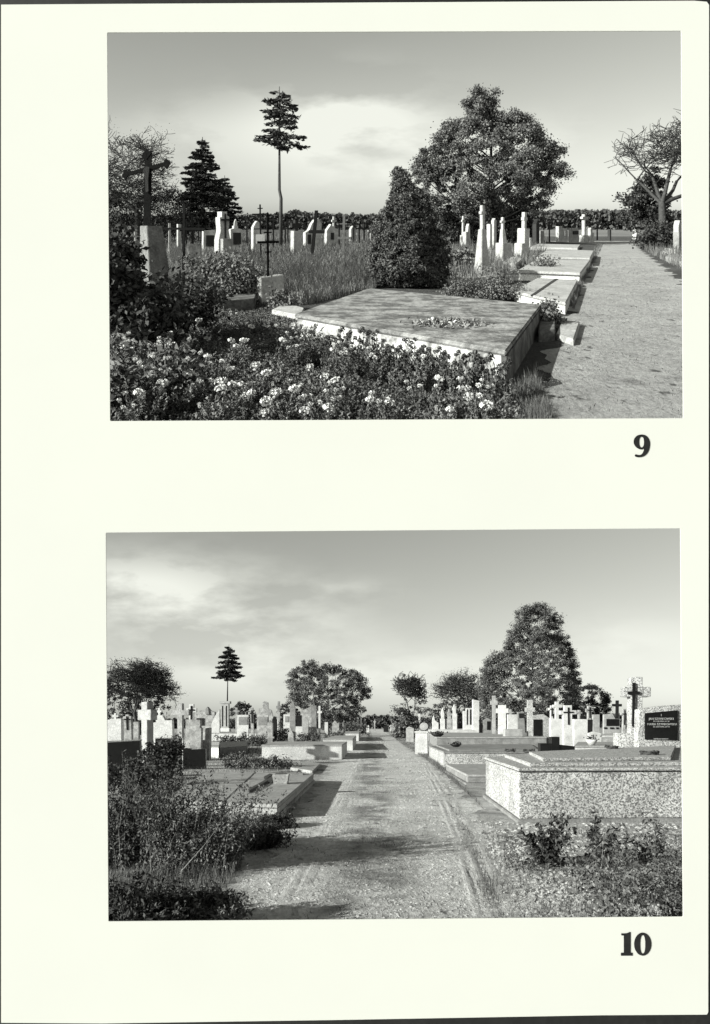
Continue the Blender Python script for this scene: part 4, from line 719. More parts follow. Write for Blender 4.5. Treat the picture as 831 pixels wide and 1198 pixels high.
def spruce(S, name, label, base, top, prof, r=0.18, whorl=0.35, dens=1.0, m='needle', group=None, bend=(), droop=0.25, ls=0.16):
    """prof: (y px, left px, right px) from top down"""
    Y = S.Y(base[1]); s = Y / F; x0 = base[0]; rt = thing(name, label, 'conifer', S, (x0 - CX) * s, Y, group)
    zt = H0 + (S.yh - top[1]) * s; xt = (top[0] - x0) * s
    pts = [(0, 0, -0.1)] + [((bx - x0) * s, 0, H0 + (S.yh - by) * s) for bx, by in bend] + [(xt, 0, zt)]
    mb = MB(); mb.tube(pts, [r * (1 - .9 * max(0, p[2]) / zt) + .01 for p in pts], 8); mb.build('trunk', 'bark', S, rt, smooth=True)
    pz = np.array([H0 + (S.yh - q[0]) * s for q in prof])[::-1]; pl = np.array([(top[0] - q[1]) * s for q in prof])[::-1]; pr = np.array([(q[2] - top[0]) * s for q in prof])[::-1]
    z = pz[0]; segs = []; P = []; D = []
    while z < zt - 0.1:
        wl = np.interp(z, pz, pl); wr = np.interp(z, pz, pr); n = rng.integers(5, 8); a0 = rng.uniform(0, 6.28)
        for i in range(n):
            a = a0 + 6.283 * i / n + rng.uniform(-.3, .3); side = (math.cos(a) + 1) / 2; L_ = (wl * (1 - side) + wr * side) * rng.uniform(.7, 1.12) + .08
            zz_ = z + rng.uniform(-.5, .5) * whorl; d = np.array([math.cos(a), math.sin(a), 0]); t = np.linspace(0, 1, 5)
            q = np.array([xt * (zz_ / zt), 0, zz_])[None] + d[None] * (t * L_)[:, None]; q[:, 2] += (-droop * t + 0.55 * droop * t ** 2.4) * L_
            for j in range(4): segs.append((q[j], q[j + 1], r * .16 * (1 - t[j] * .8), r * .16 * (1 - t[j + 1] * .8)))
            k = max(6, int(L_ * 46 * dens)); u = rng.uniform(0.1, 1, k) ** .8; base_p = np.array([np.interp(u, t, q[:, c]) for c in range(3)]).T
            wd = 0.16 * L_ * (1.1 - u) + .06; off = rng.normal(size=(k, 3)) * np.array([1, 1, .0]) * wd[:, None]; off[:, 2] = -np.abs(rng.normal(0, .10, k)) * min(1, L_)
            P.append(base_p + off); dd = d[None] + rng.normal(0, .5, (k, 3)); D.append(dd / np.linalg.norm(dd, axis=1)[:, None])
        z += whorl * rng.uniform(.7, 1.2)
    V, Fa = seg_arrays(segs, 4); veg_mesh('branches', V, Fa, 'bark', S, rt)
    V, Fa = leaf_arrays(np.concatenate(P), ls, 2.6, np.concatenate(D)); veg_mesh('crown', V, Fa, m, S, rt); return rt
def grass(S, name, region, n, h, w, m, label=None, droop=0.6, H=0.0):
    x, y = sample_poly(region, n); Yd = S.Y(y); X = (x - CX) * Yd / F
    hh = h * rng.uniform(.35, 1.2, n) * (0.55 + 0.75 * np.abs(np.sin(X * 1.7 + np.cos(Yd * 1.3) * 2))); a = rng.uniform(0, 6.283, n); ln = droop * rng.uniform(.1, 1, n) * hh
    B = np.stack([X, Yd, S.k * Yd - H0 + H - 0.01], 1); side = np.stack([np.cos(a + 1.3), np.sin(a + 1.3), 0 * a], 1) * (w * rng.uniform(.5, 1.2, n) * (0.5 + Yd / 25))[:, None]
    l1 = np.stack([np.cos(a) * ln * .3, np.sin(a) * ln * .3, hh * .6], 1); l2 = np.stack([np.cos(a) * ln, np.sin(a) * ln, hh], 1)
    V = np.stack([B - side, B + side, B + l1 + side * .7, B + l1 - side * .7, B + l2], 1).reshape(-1, 3); i = np.arange(n)[:, None] * 5
    Fa = np.concatenate([np.concatenate([i, i + 1, i + 2, i + 3], 1), np.concatenate([i + 3, i + 2, i + 4, i + 4], 1)])
    me = bpy.data.meshes.new(name); fs = [tuple(r) for r in Fa[:n].tolist()] + [tuple(r[:3]) for r in Fa[n:].tolist()]
    me.from_pydata(V.tolist(), [], fs); me.materials.append(M[m]); return tag(link(name, me), label, kind='stuff')
def cover(S, name, region, n, h, ls, m, label=None, clump=0.5):
    x, y = sample_poly(region, n); Yd = S.Y(y); X = (x - CX) * Yd / F
    hs_ = h * (0.3 + 0.7 * np.abs(np.sin(X * 2.3 + 1.7 * np.sin(Yd * 1.9)) * np.cos(Yd * 1.1 + X)))
    P = np.stack([X, Yd, S.k * Yd - H0 + rng.uniform(0.02, 1, n) * hs_], 1); V, Fa = leaf_arrays(P, ls, 1.7)
    return tag(link(name, np_mesh(name, V, Fa, M[m])), label, kind='stuff')
def wood(S, name, x0, x1, Y, tops, n, ls, label):
    """tops: (px, py) skyline"""
    x = rng.uniform(x0, x1, n); ty = np.interp(x, [t[0] for t in tops], [t[1] for t in tops]) + 1.6 * np.sin(x * .55) * np.sin(x * .21) + rng.normal(0, .5, n)
    s = Y / F; ht = H0 + (S.yh - ty) * s; z = ht * rng.uniform(0, 1, n) ** .55; yy = Y + rng.uniform(0, 14, n)
    P = np.stack([(x - CX) * s, yy, S.k * yy - H0 + z], 1); V, Fa = leaf_arrays(P, ls, 1.2)
    return tag(link(name, np_mesh(name, V, Fa, M['far_leaf'])), label, kind='stuff')

# ---- upper trees
wood(UP, 'far_wood', -60, 1000, 260, [(-60, 254), (240, 254), (300, 252), (335, 250), (345, 246), (360, 250), (430, 252), (520, 250), (600, 249), (660, 247), (745, 247), (1000, 249)], 60000, 1.3, 'dark low wood along the horizon of the upper photograph')
spruce(UP, 'lone_spruce', 'tall lone spruce with a bare trunk and small top crown in the upper photograph', (328.5, 291), (327, 101), [(101, 326, 328.5), (108, 319, 336), (118, 309, 346), (130, 302, 353), (140, 305, 350), (150, 302, 354), (158, 298, 360), (163, 296, 366), (167, 299, 358), (170, 318, 334)], r=0.14, whorl=.6, dens=.9, bend=((329, 232), (327, 222), (327, 170)), droop=.38, ls=.15)
spruce(UP, 'spruce', 'dark pointed spruce left of the lone tall one in the upper photograph', (237, 284), (237, 160), [(160, 236, 238), (172, 230, 243), (185, 222, 251), (200, 217, 256), (215, 214, 262), (235, 209, 268), (262, 206, 270)], r=.2, whorl=.5, dens=1.7, ls=.16)
spruce(UP, 'spruce', 'smaller spruce overlapping the right side of the pointed one', (262, 282), (263, 205), [(205, 262, 264.5), (215, 254, 270), (228, 250, 277), (245, 245, 284), (262, 243, 285)], r=.17, whorl=.5, dens=1.7, ls=.16)
bare(UP, 'bare_tree', 'wide half-bare tree behind the pedestal cross at the far left', 'tree', (163, 284), [(92, 270), (96, 200), (110, 160), (140, 146), (172, 142), (200, 152), (214, 172), (215, 192), (202, 204), (214, 222), (216, 245), (205, 266)], r0=.38, fork=.26, seed=5, twig_leaf=2, ls=.08, leaf_m='leaf_dark')
leafy(UP, 'low_tree', 'dark brushy trees low behind the far left graves', 'tree', 165, 283.5, [(90, 276), (100, 240), (130, 228), (160, 236), (190, 226), (212, 232), (222, 250), (224, 276)], 'leaf_dark', 170, 90, .7, .13, trunk_r=.1, limbs=20)
bare(UP, 'bare_tree', 'bare spreading tree at the right edge above the lane end', 'tree', (775, 289), [(722, 252), (722, 205), (724, 178), (736, 152), (762, 143), (800, 134), (842, 140), (860, 180), (856, 240), (800, 262), (750, 262)], r0=.34, fork=.34, seed=11, twig_leaf=0, ls=.12, lean=-.06)
leafy(UP, 'evergreen_tree', 'dark evergreen at the foot of the right bare tree', 'tree', 757, 287, [(732, 238), (744, 222), (756, 203), (766, 202), (774, 216), (779, 240), (786, 266), (738, 266), (744, 250)], 'needle', 90, 60, .5, .17, trunk_r=.15, limbs=12)
leafy(UP, 'round_bush', 'round bush in the weeds right of the lane', 'bush', 772, 292, [(752, 290), (754, 272), (766, 264), (782, 266), (790, 278), (789, 291)], 'leaf_dark', 60, 60, .35, .12, trunk=False)
leafy(UP, 'deciduous_tree', 'large dense deciduous tree with a high tuft on top, centre right', 'tree', 572, 286,
      [(491, 203), (492, 187), (506, 168), (527, 148), (537, 143), (548, 147), (556, 136), (550, 118), (548, 109), (560, 106), (566, 116), (576, 112), (578, 126), (592, 138), (608, 137), (624, 146), (630, 160), (648, 168), (651, 182), (640, 193), (662, 199), (660, 206), (636, 206), (640, 222), (634, 238), (612, 246), (590, 252), (540, 256), (516, 240), (498, 228), (512, 214), (500, 206)],
      'leaf_mid', 340, 220, .52, .125, trunk_r=.33, limbs=50)
leafy(UP, 'low_tree', 'low dark leafage filling behind the obelisks under the big tree', 'tree', 560, 285.5, [(520, 284), (518, 255), (528, 246), (560, 244), (600, 243), (618, 248), (620, 282)], 'leaf_dark', 140, 110, .6, .14, trunk_r=.1, limbs=8)
leafy(UP, 'thuja', 'dense conical thuja bush behind the big slab tomb', 'conifer', 480, 336,
      [(436, 330), (434, 310), (440, 282), (441, 262), (451, 254), (459, 240), (463, 224), (467, 203), (470, 203), (475, 218), (484, 222), (497, 242), (507, 260), (516, 280), (521, 310), (519, 338), (500, 344), (455, 343)],
      'thuja_leaf', 2400, 56, .10, .032, trunk_r=.1, limbs=4, fat=1.0, elong=2.0, edge_clumps=.25)
# ---- lower trees
wood(LO, 'far_wood', -60, 1000, 330, [(-60, 843), (300, 843), (400, 838), (420, 840), (440, 838), (470, 839), (520, 842), (700, 836), (1000, 838)], 36000, 1.7, 'dark low wood along the horizon of the lower photograph')
spruce(LO, 'lone_spruce', 'lone spruce with a bare trunk rising over the white graves in the lower photograph', (266, 859), (268, 754), [(754, 267.5, 268.6), (759, 262, 274), (768, 255, 280), (776, 253, 282), (783, 255, 284), (788, 249, 287), (791, 252, 283), (793, 264, 271)], r=.17, whorl=.62, dens=1.1, bend=((266, 830), (266.5, 795)), droop=.5, ls=.22)
bare(LO, 'bare_tree', 'half-bare tree round the evergreen at the left edge of the lower photograph', 'tree', (164, 860), [(110, 855), (116, 806), (128, 784), (146, 771), (170, 770), (190, 778), (204, 796), (207, 812), (200, 836), (190, 850)], r0=.36, fork=.3, seed=8, twig_leaf=3, ls=.1, leaf_m='leaf_dark')
leafy(LO, 'evergreen_tree', 'dark evergreen crown in the middle of the left half-bare tree', 'tree', 170, 859, [(148, 836), (150, 815), (158, 800), (160, 785), (170, 774), (182, 782), (188, 800), (194, 815), (190, 836), (175, 842)], 'needle', 120, 60, .55, .2, trunk_r=.2, limbs=14)
leafy(LO, 'dark_bush', 'dark bush tree at the left edge under the half-bare tree', 'tree', 132, 859.5, [(110, 850), (114, 815), (130, 800), (142, 806), (152, 822), (154, 845), (140, 852)], 'leaf_dark', 90, 50, .5, .2, trunk_r=.12, limbs=8)
leafy(LO, 'deciduous_tree', 'leafy broad tree left of the lane with its crown nearly to the ground', 'tree', 384, 861,
      [(338, 800), (344, 784), (358, 778), (372, 783), (388, 780), (404, 786), (418, 790), (424, 800), (428, 812), (418, 822), (420, 832), (408, 846), (392, 850), (366, 849), (358, 836), (350, 824), (340, 816)], 'leaf_mid', 330, 120, .55, .14, trunk_r=.25, limbs=24)
leafy(LO, 'low_bush', 'low dark bush dome showing behind the dark-panel stones', 'bush', 283, 861, [(270, 850), (271, 831), (278, 825), (288, 824), (296, 829), (299, 850)], 'leaf_dark', 50, 50, .4, .2, trunk=False)
leafy(LO, 'low_bush', 'low dark bush between the grey column and the broad tree', 'bush', 336, 860, [(328, 850), (330, 828), (338, 821), (348, 824), (352, 850)], 'leaf_dark', 40, 50, .4, .2, trunk=False)
bare(LO, 'bare_tree', 'bare tree pair just right of the lane, left of the wider bare tree', 'tree', (480, 861), [(458, 836), (457, 800), (464, 789), (480, 787), (492, 786), (500, 795), (502, 815), (498, 846), (466, 850)], r0=.24, fork=.3, seed=22, twig_leaf=0, ls=.09)
leafy(LO, 'evergreen_tree', 'dark evergreen inside the bare tree pair by the lane', 'tree', 482, 861, [(470, 850), (472, 825), (478, 812), (482, 800), (490, 798), (496, 808), (498, 828), (502, 850)], 'needle', 34, 50, .5, .16, trunk_r=.12, limbs=8)
leafy(LO, 'low_bush', 'leafy bush at the foot of the bare tree pair by the lane', 'bush', 474, 866, [(464, 860), (462, 840), (468, 828), (478, 832), (488, 850), (486, 862)], 'leaf_mid', 50, 50, .4, .17, trunk=False)
bare(LO, 'bare_tree', 'wide half-bare tree behind the white statues', 'tree', (538, 860), [(500, 846), (503, 818), (510, 800), (524, 788), (540, 784), (556, 788), (564, 800), (568, 822), (566, 848)], r0=.3, fork=.3, seed=31, twig_leaf=4, ls=.11, leaf_m='leaf_mid')
leafy(LO, 'low_bush', 'leafy bush thicket under the wide half-bare tree', 'bush', 530, 859.5, [(500, 852), (500, 835), (510, 824), (530, 820), (552, 822), (560, 836), (562, 852)], 'leaf_mid', 90, 44, .5, .2, trunk=False)
leafy(LO, 'deciduous_tree', 'tall pyramid-shaped leafy tree over the right-hand graves', 'tree', 624, 862,
      [(567, 830), (566, 808), (570, 786), (578, 768), (592, 764), (598, 748), (604, 744), (606, 728), (616, 716), (628, 711), (638, 715), (644, 728), (652, 723), (656, 740), (664, 752), (670, 768), (672, 796), (668, 812), (676, 830), (668, 846), (600, 850), (578, 846)], 'leaf_mid', 760, 130, .58, .13, trunk_r=.33, limbs=50)
leafy(LO, 'deciduous_tree', 'lower dark leafy trees right of the pyramid-shaped tree', 'tree', 690, 860.5, [(658, 846), (662, 815), (672, 802), (684, 806), (694, 803), (708, 812), (714, 824), (712, 846)], 'leaf_dark', 130, 120, .5, .14, trunk_r=.16, limbs=14)

# ---- flowers and foreground, upper
def stems_plant(S, name, label, cat, h, spread, nst, lv, ls, m, blooms=0, bloom_r=.035, bloom_m='petal', group=None, elong=2.2, up=0.6):
    rt = thing(name, label, cat, S, 0, 8, group); segs = []; P = []; tips = []
    for i in range(nst):
        a = rng.uniform(0, 6.283); L_ = h * (rng.uniform(1.15, 1.4) if i < blooms else rng.uniform(.5, 1.05)); sp = spread * rng.uniform(.1, 1); q = np.array([rng.normal(0, .03), rng.normal(0, .03), -.02]); n = 5
        for j in range(n):
            t = (j + 1) / n; nq = np.array([math.cos(a) * sp * t ** 1.3, math.sin(a) * sp * t ** 1.3, L_ * (t if up > .5 else t - .25 * t * t)]) + rng.normal(0, .012, 3)
            segs.append((q, nq, .006 * (1.2 - t) + .0025, .006 * (1 - t) + .0022)); k = lv // n; u = rng.uniform(0, 1, (k, 1)); P.append(q * (1 - u) + nq * u + rng.normal(0, ls * .55, (k, 3))); q = nq
        tips.append(q)
    V, Fa = seg_arrays(segs, 3); veg_mesh('stems', V, Fa, 'leaf_mid', S, rt)
    P = np.concatenate(P); P = P[P[:, 2] > .01]; V, Fa = leaf_arrays(P, ls, elong); veg_mesh('leaves', V, Fa, m, S, rt)
    for q in tips[:blooms]:
        c = unit(70) * bloom_r * rng.uniform(.75, 1, (70, 1)) * np.array([[1, 1, .7]]); V, Fa = leaf_arrays(c + q, bloom_r * .5, 1.1); veg_mesh('bloom', V, Fa, bloom_m, S, rt)
    return rt
def dup(root, S, x, y, rz, sc_):
    r = root.copy(); COL.objects.link(r); r.location = S.base(x, y); r.rotation_euler = (0, 0, rz); r.scale = (sc_,) * 3
    for ch in list(root.children):
        c = ch.copy(); COL.objects.link(c); c.parent = r
    return r
def scatter(protos, S, spots, smin=.75, smax=1.25):
    used = set()
    for i, (x, y) in enumerate(spots):
        p = protos[i % len(protos)]; rz = random.uniform(-.6, .6); s_ = random.uniform(smin, smax)
        if id(p) not in used: used.add(id(p)); p.location = S.base(x, y); p.scale = (s_,) * 3
        else: dup(p, S, x, y, rz, s_)
def px_spots(S, region, n):
    x, y = sample_poly(region, n); return sorted([S.g(a, b) for a, b in zip(x, y)], key=lambda q: q[1])
bed = [(60, 560), (60, 400), (130, 395), (235, 372), (300, 362), (335, 374), (352, 388), (470, 425), (560, 447), (598, 462), (612, 500), (640, 560)]
LB = 'white-flowering plant in the dense bed before the big slab tomb'
fl = [stems_plant(UP, 'flowering_plant', LB, 'flower', .26, .18, 16, 90, .012, 'leaf_light' if i % 2 else 'leaf_mid', blooms=[1, 0, 3, 1][i], bloom_r=[.036, .038, .022, .044][i], group='white-flowering plants in the foreground bed') for i in range(4)]
scatter(fl, UP, px_spots(UP, [(100, 520), (100, 395), (235, 378), (300, 376), (350, 405), (470, 446), (580, 486), (600, 530)], 135))
LB2 = 'tall stalky plant with dark seed heads against the slab tomb front'
sd = [stems_plant(UP, 'seed_head_plant', LB2, 'plant', .25, .10, 7, 25, .022, 'leaf_mid', blooms=5, bloom_r=.024, bloom_m='leaf_dark', group='seed-head plants along the whitewashed tomb front') for i in range(3)]
scatter(sd, UP, [UP.g(x_, 412 + (x_ - 360) * .2 + random.uniform(0, 26)) for x_ in np.linspace(350, 596, 34)])
fn = [stems_plant(UP, 'clump_of_asters', 'cluster of small pale asters at the lower left of the bed', 'flower', .36, .3, 26, 45, .03, 'leaf_mid', blooms=5, bloom_r=.018, group='small aster clumps at the lower left') for i in range(2)]
scatter(fn, UP, px_spots(UP, [(118, 500), (118, 430), (180, 425), (215, 470), (210, 510)], 14))
cover(UP, 'ground_cover', bed, 120000, .20, .016, 'leaf_mid', 'low dark leaves between the flowering plants')
cover(UP, 'ground_cover', [(225, 392), (230, 350), (300, 355), (345, 372), (355, 392), (300, 400)], 30000, .13, .02, 'leaf_mid', 'greener low leaves by the iron cross block')
def blob_shrub(label, xpx, pyb, poly, m, clumps, per, cr, ls, name='leafy_shrub', S=UP, **k): return leafy(S, name, label, 'shrub', xpx, pyb, poly, m, clumps, per, cr, ls, trunk=False, **k)
blob_shrub('large-leaved dark shrub rising at the left edge below the pedestal cross', 150, 428, [(110, 420), (112, 304), (128, 292), (138, 302), (148, 318), (154, 334), (166, 348), (186, 366), (190, 385), (186, 420)], 'leaf_dark', 300, 60, .15, .042, elong=2.0)
blob_shrub('large-leaved dark shrub at the base of the black iron cross', 214, 402, [(182, 396), (182, 368), (196, 356), (207, 348), (216, 346), (230, 348), (240, 356), (234, 378), (228, 398)], 'leaf_dark', 140, 60, .2, .042, elong=2.0)
blob_shrub('leafy shrub with paler leaves behind the round-plate cross', 250, 356, [(236, 350), (234, 328), (244, 314), (262, 308), (280, 314), (290, 326), (292, 342), (280, 352)], 'leaf_mid', 140, 110, .3, .042)
blob_shrub('small leafy bush growing beside the obelisk in the grass', 543, 318, [(530, 315), (530, 300), (540, 292), (552, 296), (558, 314)], 'leaf_mid', 40, 60, .25, .08)
blob_shrub('thin shrub in front of the pale slab twins', 635, 322, [(625, 318), (628, 304), (636, 298), (644, 306), (646, 318)], 'leaf_mid', 20, 30, .25, .06)
blob_shrub('potted-looking clump of pale flowers beside the iron cross block', 325, 363, [(320, 361), (322, 352), (330, 346), (340, 350), (343, 360)], 'leaf_mid', 30, 60, .16, .04)
blob_shrub('dense weeds growing out of the crumbling kerb beside the slab tomb', 640, 384, [(628, 384), (630, 362), (640, 352), (652, 358), (656, 378), (650, 386)], 'leaf_mid', 40, 40, .12, .035)
blob_shrub('flower bush between the big slab and the dark-gap tomb', 566, 352, [(528, 346), (532, 336), (556, 330), (590, 328), (606, 344), (600, 352), (560, 350)], 'leaf_mid', 80, 100, .2, .03)
wt = leafy(UP, 'bouquet', 'dried bouquet of flowers lying on top of the big slab tomb', 'bouquet', 524, 380, [(500, 379), (504, 372), (520, 368), (540, 370), (549, 380), (530, 384), (512, 384)], 'straw', 40, 30, .06, .03, trunk=False, zmin=-1)
Yb = UP.Y(380, .37); xb = (524 - CX) * Yb / F
for ch in list(wt.children): bpy.data.objects.remove(ch)
wt.location = UP.base(xb, Yb); wt.location.z += .37
P = rng.normal(size=(700, 3)) * np.array([[.18, .12, .025]]); P[:, 2] = np.abs(P[:, 2]) + .008; V, Fa = leaf_arrays(P, .035, 1.8); veg_mesh('leaves', V, Fa, 'straw', UP, wt)
P = rng.normal(size=(60, 3)) * np.array([[.15, .1, .02]]); P[:, 2] = np.abs(P[:, 2]) + .03; V, Fa = leaf_arrays(P, .045, 1.1); veg_mesh('bloom', V, Fa, 'petal', UP, wt)
grass(UP, 'tall_grass', [(225, 345), (240, 300), (300, 288), (440, 284), (440, 340), (350, 358), (335, 352), (300, 345)], 52000, .34, .006, 'straw', 'tall pale dry grass in the middle of the field', droop=1.3)
grass(UP, 'green_weeds', [(225, 345), (240, 300), (300, 292), (440, 290), (436, 335), (350, 356), (335, 352), (300, 345)], 22000, .26, .009, 'leaf_light', 'green weeds growing through the dry grass of the field', droop=1.6)
grass(UP, 'field_grass', [(60, 300), (60, 271), (640, 271), (640, 300), (590, 322), (530, 335), (520, 300), (440, 290), (240, 296), (200, 330)], 26000, .40, .007, 'leaf_mid', 'green grass between the distant graves')
grass(UP, 'verge_grass', [(566, 500), (598, 462), (628, 440), (640, 470), (650, 520)], 5000, .13, .004, 'leaf_mid', 'grass tufts at the near corner of the slab tomb')
grass(UP, 'verge_grass', [(656, 352), (672, 362), (684, 330), (700, 300), (707, 285), (698, 286), (680, 318)], 2600, .16, .006, 'leaf_mid', 'short grass along the left edge of the lane')
grass(UP, 'verge_grass', [(745, 285), (757, 295), (790, 312), (880, 350), (880, 295), (770, 284)], 7000, .5, .007, 'leaf_mid', 'weeds along the right edge of the lane')
grass(UP, 'lane_litter', [(600, 480), (690, 340), (706, 300), (745, 300), (860, 420), (860, 488)], 900, .03, .006, 'leaf_dark', 'sparse leaf litter on the upper lane', droop=2)
for i, (px_, py_) in enumerate([(452, 345), (540, 352), (618, 398)]): pass

# ---- foreground, lower
def feather(S, label, xpx, pyb, w, h, n, m='leaf_dark', seed=0, lvs=110, ls=.017, name='feathery_bush', cat='bush', lean=0.1, group=None, zt=1.0):
    Y = S.Y(pyb); rt = thing(name, label, cat, S, (xpx - CX) * Y / F, Y, group); segs = []; P = []
    for i in range(n):
        b = np.array([rng.normal(0, w * .22), rng.normal(0, w * .18), -.02]); d = np.array([rng.normal(lean, .38), rng.normal(0, .3), 1.0]); d /= np.linalg.norm(d); L_ = h * rng.uniform(.45, 1.12); q = b
        for j in range(6):
            d = d + rng.normal(0, .09, 3) + np.array([d[0] * .05, 0, -.015]); d /= np.linalg.norm(d); nq = q + d * L_ / 6; t = j / 6
            segs.append((q, nq, .005 * (1.15 - t), .005 * (1 - t))); k = int(lvs / 6 * (1.25 - .6 * t)); u = rng.uniform(0, 1, (k, 1)); P.append(q * (1 - u) + nq * u + rng.normal(0, 1, (k, 3)) * (.07 * (1.1 - t)))
            q = nq
    V, Fa = seg_arrays(segs, 3); veg_mesh('stems', V, Fa, 'straw' if S is LO else 'twig', S, rt); V, Fa = leaf_arrays(np.concatenate(P), ls, 2.6); veg_mesh('leaves', V, Fa, m, S, rt); return rt
feather(LO, 'tallest feathery bush at the left edge of the lower photograph', 150, 1010, 1.1, 1.2, 180, lvs=123)
feather(LO, 'feathery bush in the middle of the left foreground, its tips over the flat tomb', 215, 1015, 1.0, 1.08, 195, m='leaf_mid', lvs=114, lean=.16)
feather(LO, 'low feathery bush spilling toward the lane from the left foreground', 290, 990, .8, .34, 165, lvs=95, lean=.25)
feather(LO, 'dark feathery bush at the bottom left corner of the lower photograph', 150, 1100, .8, .45, 195, lvs=123)
feather(LO, 'dark leafy bush at the bottom, right of the corner bush', 232, 1085, .5, .34, 165, m='leaf_mid', lvs=114, lean=.2)
feather(LO, 'dark weeds hugging the right end of the flat tomb plinth', 318, 968, .55, .22, 105, lvs=76, lean=.3)
blob_shrub('dark climbing plant on the second dark headstone', 200, 912, [(165, 905), (168, 884), (176, 874), (186, 878), (196, 868), (208, 868), (211, 890), (206, 908)], 'leaf_dark', 60, 50, .18, .06, S=LO)
blob_shrub('dark shrub clump between the left headstones and the feathery bushes', 160, 930, [(120, 925), (120, 900), (150, 898), (180, 902), (200, 904), (210, 925)], 'leaf_dark', 60, 60, .2, .05, S=LO)
blob_shrub('low ragged hedge on the grass behind the flat left tomb', 300, 900, [(262, 898), (266, 891), (285, 888), (320, 889), (344, 893), (340, 900)], 'leaf_mid', 60, 50, .2, .05, S=LO)
blob_shrub('low flower hedge in front of the long white wall', 284, 873, [(256, 872), (257, 864), (270, 862), (300, 862), (313, 865), (312, 872)], 'leaf_mid', 70, 50, .3, .09, S=LO)
blob_shrub('shrub growing behind the white two-panel tomb at its middle', 328, 872, [(318, 868), (320, 858), (328, 853), (336, 858), (336, 869)], 'leaf_dark', 30, 50, .3, .09, S=LO)
blob_shrub('plants growing out of the top of the two-panel tomb', 362, 869, [(348, 868), (350, 860), (366, 857), (372, 860), (370, 868)], 'leaf_mid', 30, 50, .25, .09, S=LO)
blob_shrub('plant clump at the right corner of the two-panel tomb top', 393, 870, [(388, 869), (388, 860), (393, 856), (397, 860), (397, 869)], 'leaf_mid', 20, 50, .2, .08, S=LO)
blob_shrub('row of weeds along the left lane edge at the far tombs', 412, 862, [(388, 858), (390, 850), (410, 848), (426, 850), (428, 858)], 'leaf_mid', 50, 40, .5, .16, S=LO)
blob_shrub('bush where the lane passes the pale posts', 470, 864, [(462, 861), (464, 850), (472, 846), (484, 850), (490, 858), (486, 864)], 'leaf_mid', 40, 50, .4, .12, S=LO)
blob_shrub('dark low hedge before the white wall-like kerb on the right', 530, 856, [(502, 854), (504, 849.5), (530, 848.5), (560, 849.5), (562, 854)], 'leaf_dark', 60, 40, .4, .14, S=LO)
LW = 'leafy weed plant before the large terrazzo tomb at the lower right'
wd = [feather(LO, LW, 700, 1010, .4, .36 + .1 * i, 10, m='leaf_mid' if i else 'leaf_dark', lvs=48, ls=.016, name='weed_plant', cat='weed', lean=0.0, group='weeds in the right foreground') for i in range(3)]
scatter(wd, LO, px_spots(LO, [(625, 1090), (600, 1030), (618, 985), (690, 985), (830, 978), (840, 1100)], 15), .7, 1.3)
wd2 = feather(LO, 'tall upright weed standing close to the terrazzo tomb corner', 640, 1012, .25, .62, 14, m='leaf_dark', lvs=90, ls=.03, name='tall_weed', cat='weed', lean=0.0)
wd3 = feather(LO, 'tall upright weed in front of the middle of the terrazzo tomb face', 703, 1015, .2, .66, 10, m='leaf_dark', lvs=80, ls=.03, name='tall_weed', cat='weed', lean=0.0)
wd4 = feather(LO, 'tall thin weed stalks at the right edge before the terrazzo tomb', 768, 1010, .25, .66, 9, m='leaf_mid', lvs=60, ls=.026, name='tall_weed', cat='weed', lean=0.0)
grass(LO, 'verge_grass', [(590, 1100), (570, 1010), (560, 960), (600, 966), (840, 962), (860, 1100)], 9000, .07, .004, 'leaf_mid', 'short grass before the large terrazzo tomb')
grass(LO, 'verge_grass', [(60, 960), (200, 900), (300, 884), (380, 888), (372, 900), (345, 950), (290, 1000), (240, 1080), (60, 1150)], 26000, .14, .004, 'leaf_mid', 'short grass round the left foreground tombs')
grass(LO, 'verge_grass', [(455, 858), (470, 862), (500, 880), (520, 900), (545, 925), (568, 950), (560, 940), (530, 915), (500, 890), (466, 868)], 5000, .12, .004, 'leaf_mid', 'grass strip along the right edge of the lane')
grass(LO, 'lane_grass', [(420, 948), (440, 955), (500, 950), (505, 985), (470, 1000), (420, 985), (425, 965)], 2200, .035, .004, 'leaf_mid', 'worn grass patch nearest the viewer between the wheel tracks')
grass(LO, 'lane_grass', [(428, 915), (450, 910), (485, 912), (488, 934), (450, 938), (420, 932)], 2200, .04, .004, 'leaf_mid', 'worn grass patch in the middle of the lane')
grass(LO, 'lane_grass', [(436, 892), (462, 892), (470, 902), (440, 905)], 900, .04, .004, 'leaf_mid', 'small far grass patch on the lane crown')
grass(LO, 'lane_grass', [(439, 862), (450, 862), (456, 880), (436, 882)], 900, .05, .006, 'leaf_mid', 'far grass strip on the lane crown')
grass(LO, 'lane_litter', [(300, 1078), (352, 960), (420, 870), (450, 870), (560, 960), (640, 1078)], 2600, .03, .006, 'leaf_dark', 'scattered leaf litter and clods on the lower lane', droop=2)
grass(LO, 'rut_grass', [(508, 900), (514, 900), (560, 990), (592, 1078), (572, 1078), (546, 1000)], 1800, .05, .004, 'leaf_dark', 'thin grass line along the right wheel rut')
grass(LO, 'field_grass', [(60, 900), (60, 858), (425, 857), (400, 880), (300, 886), (200, 895)], 9000, .25, .008, 'leaf_mid', 'grass between the left graves')

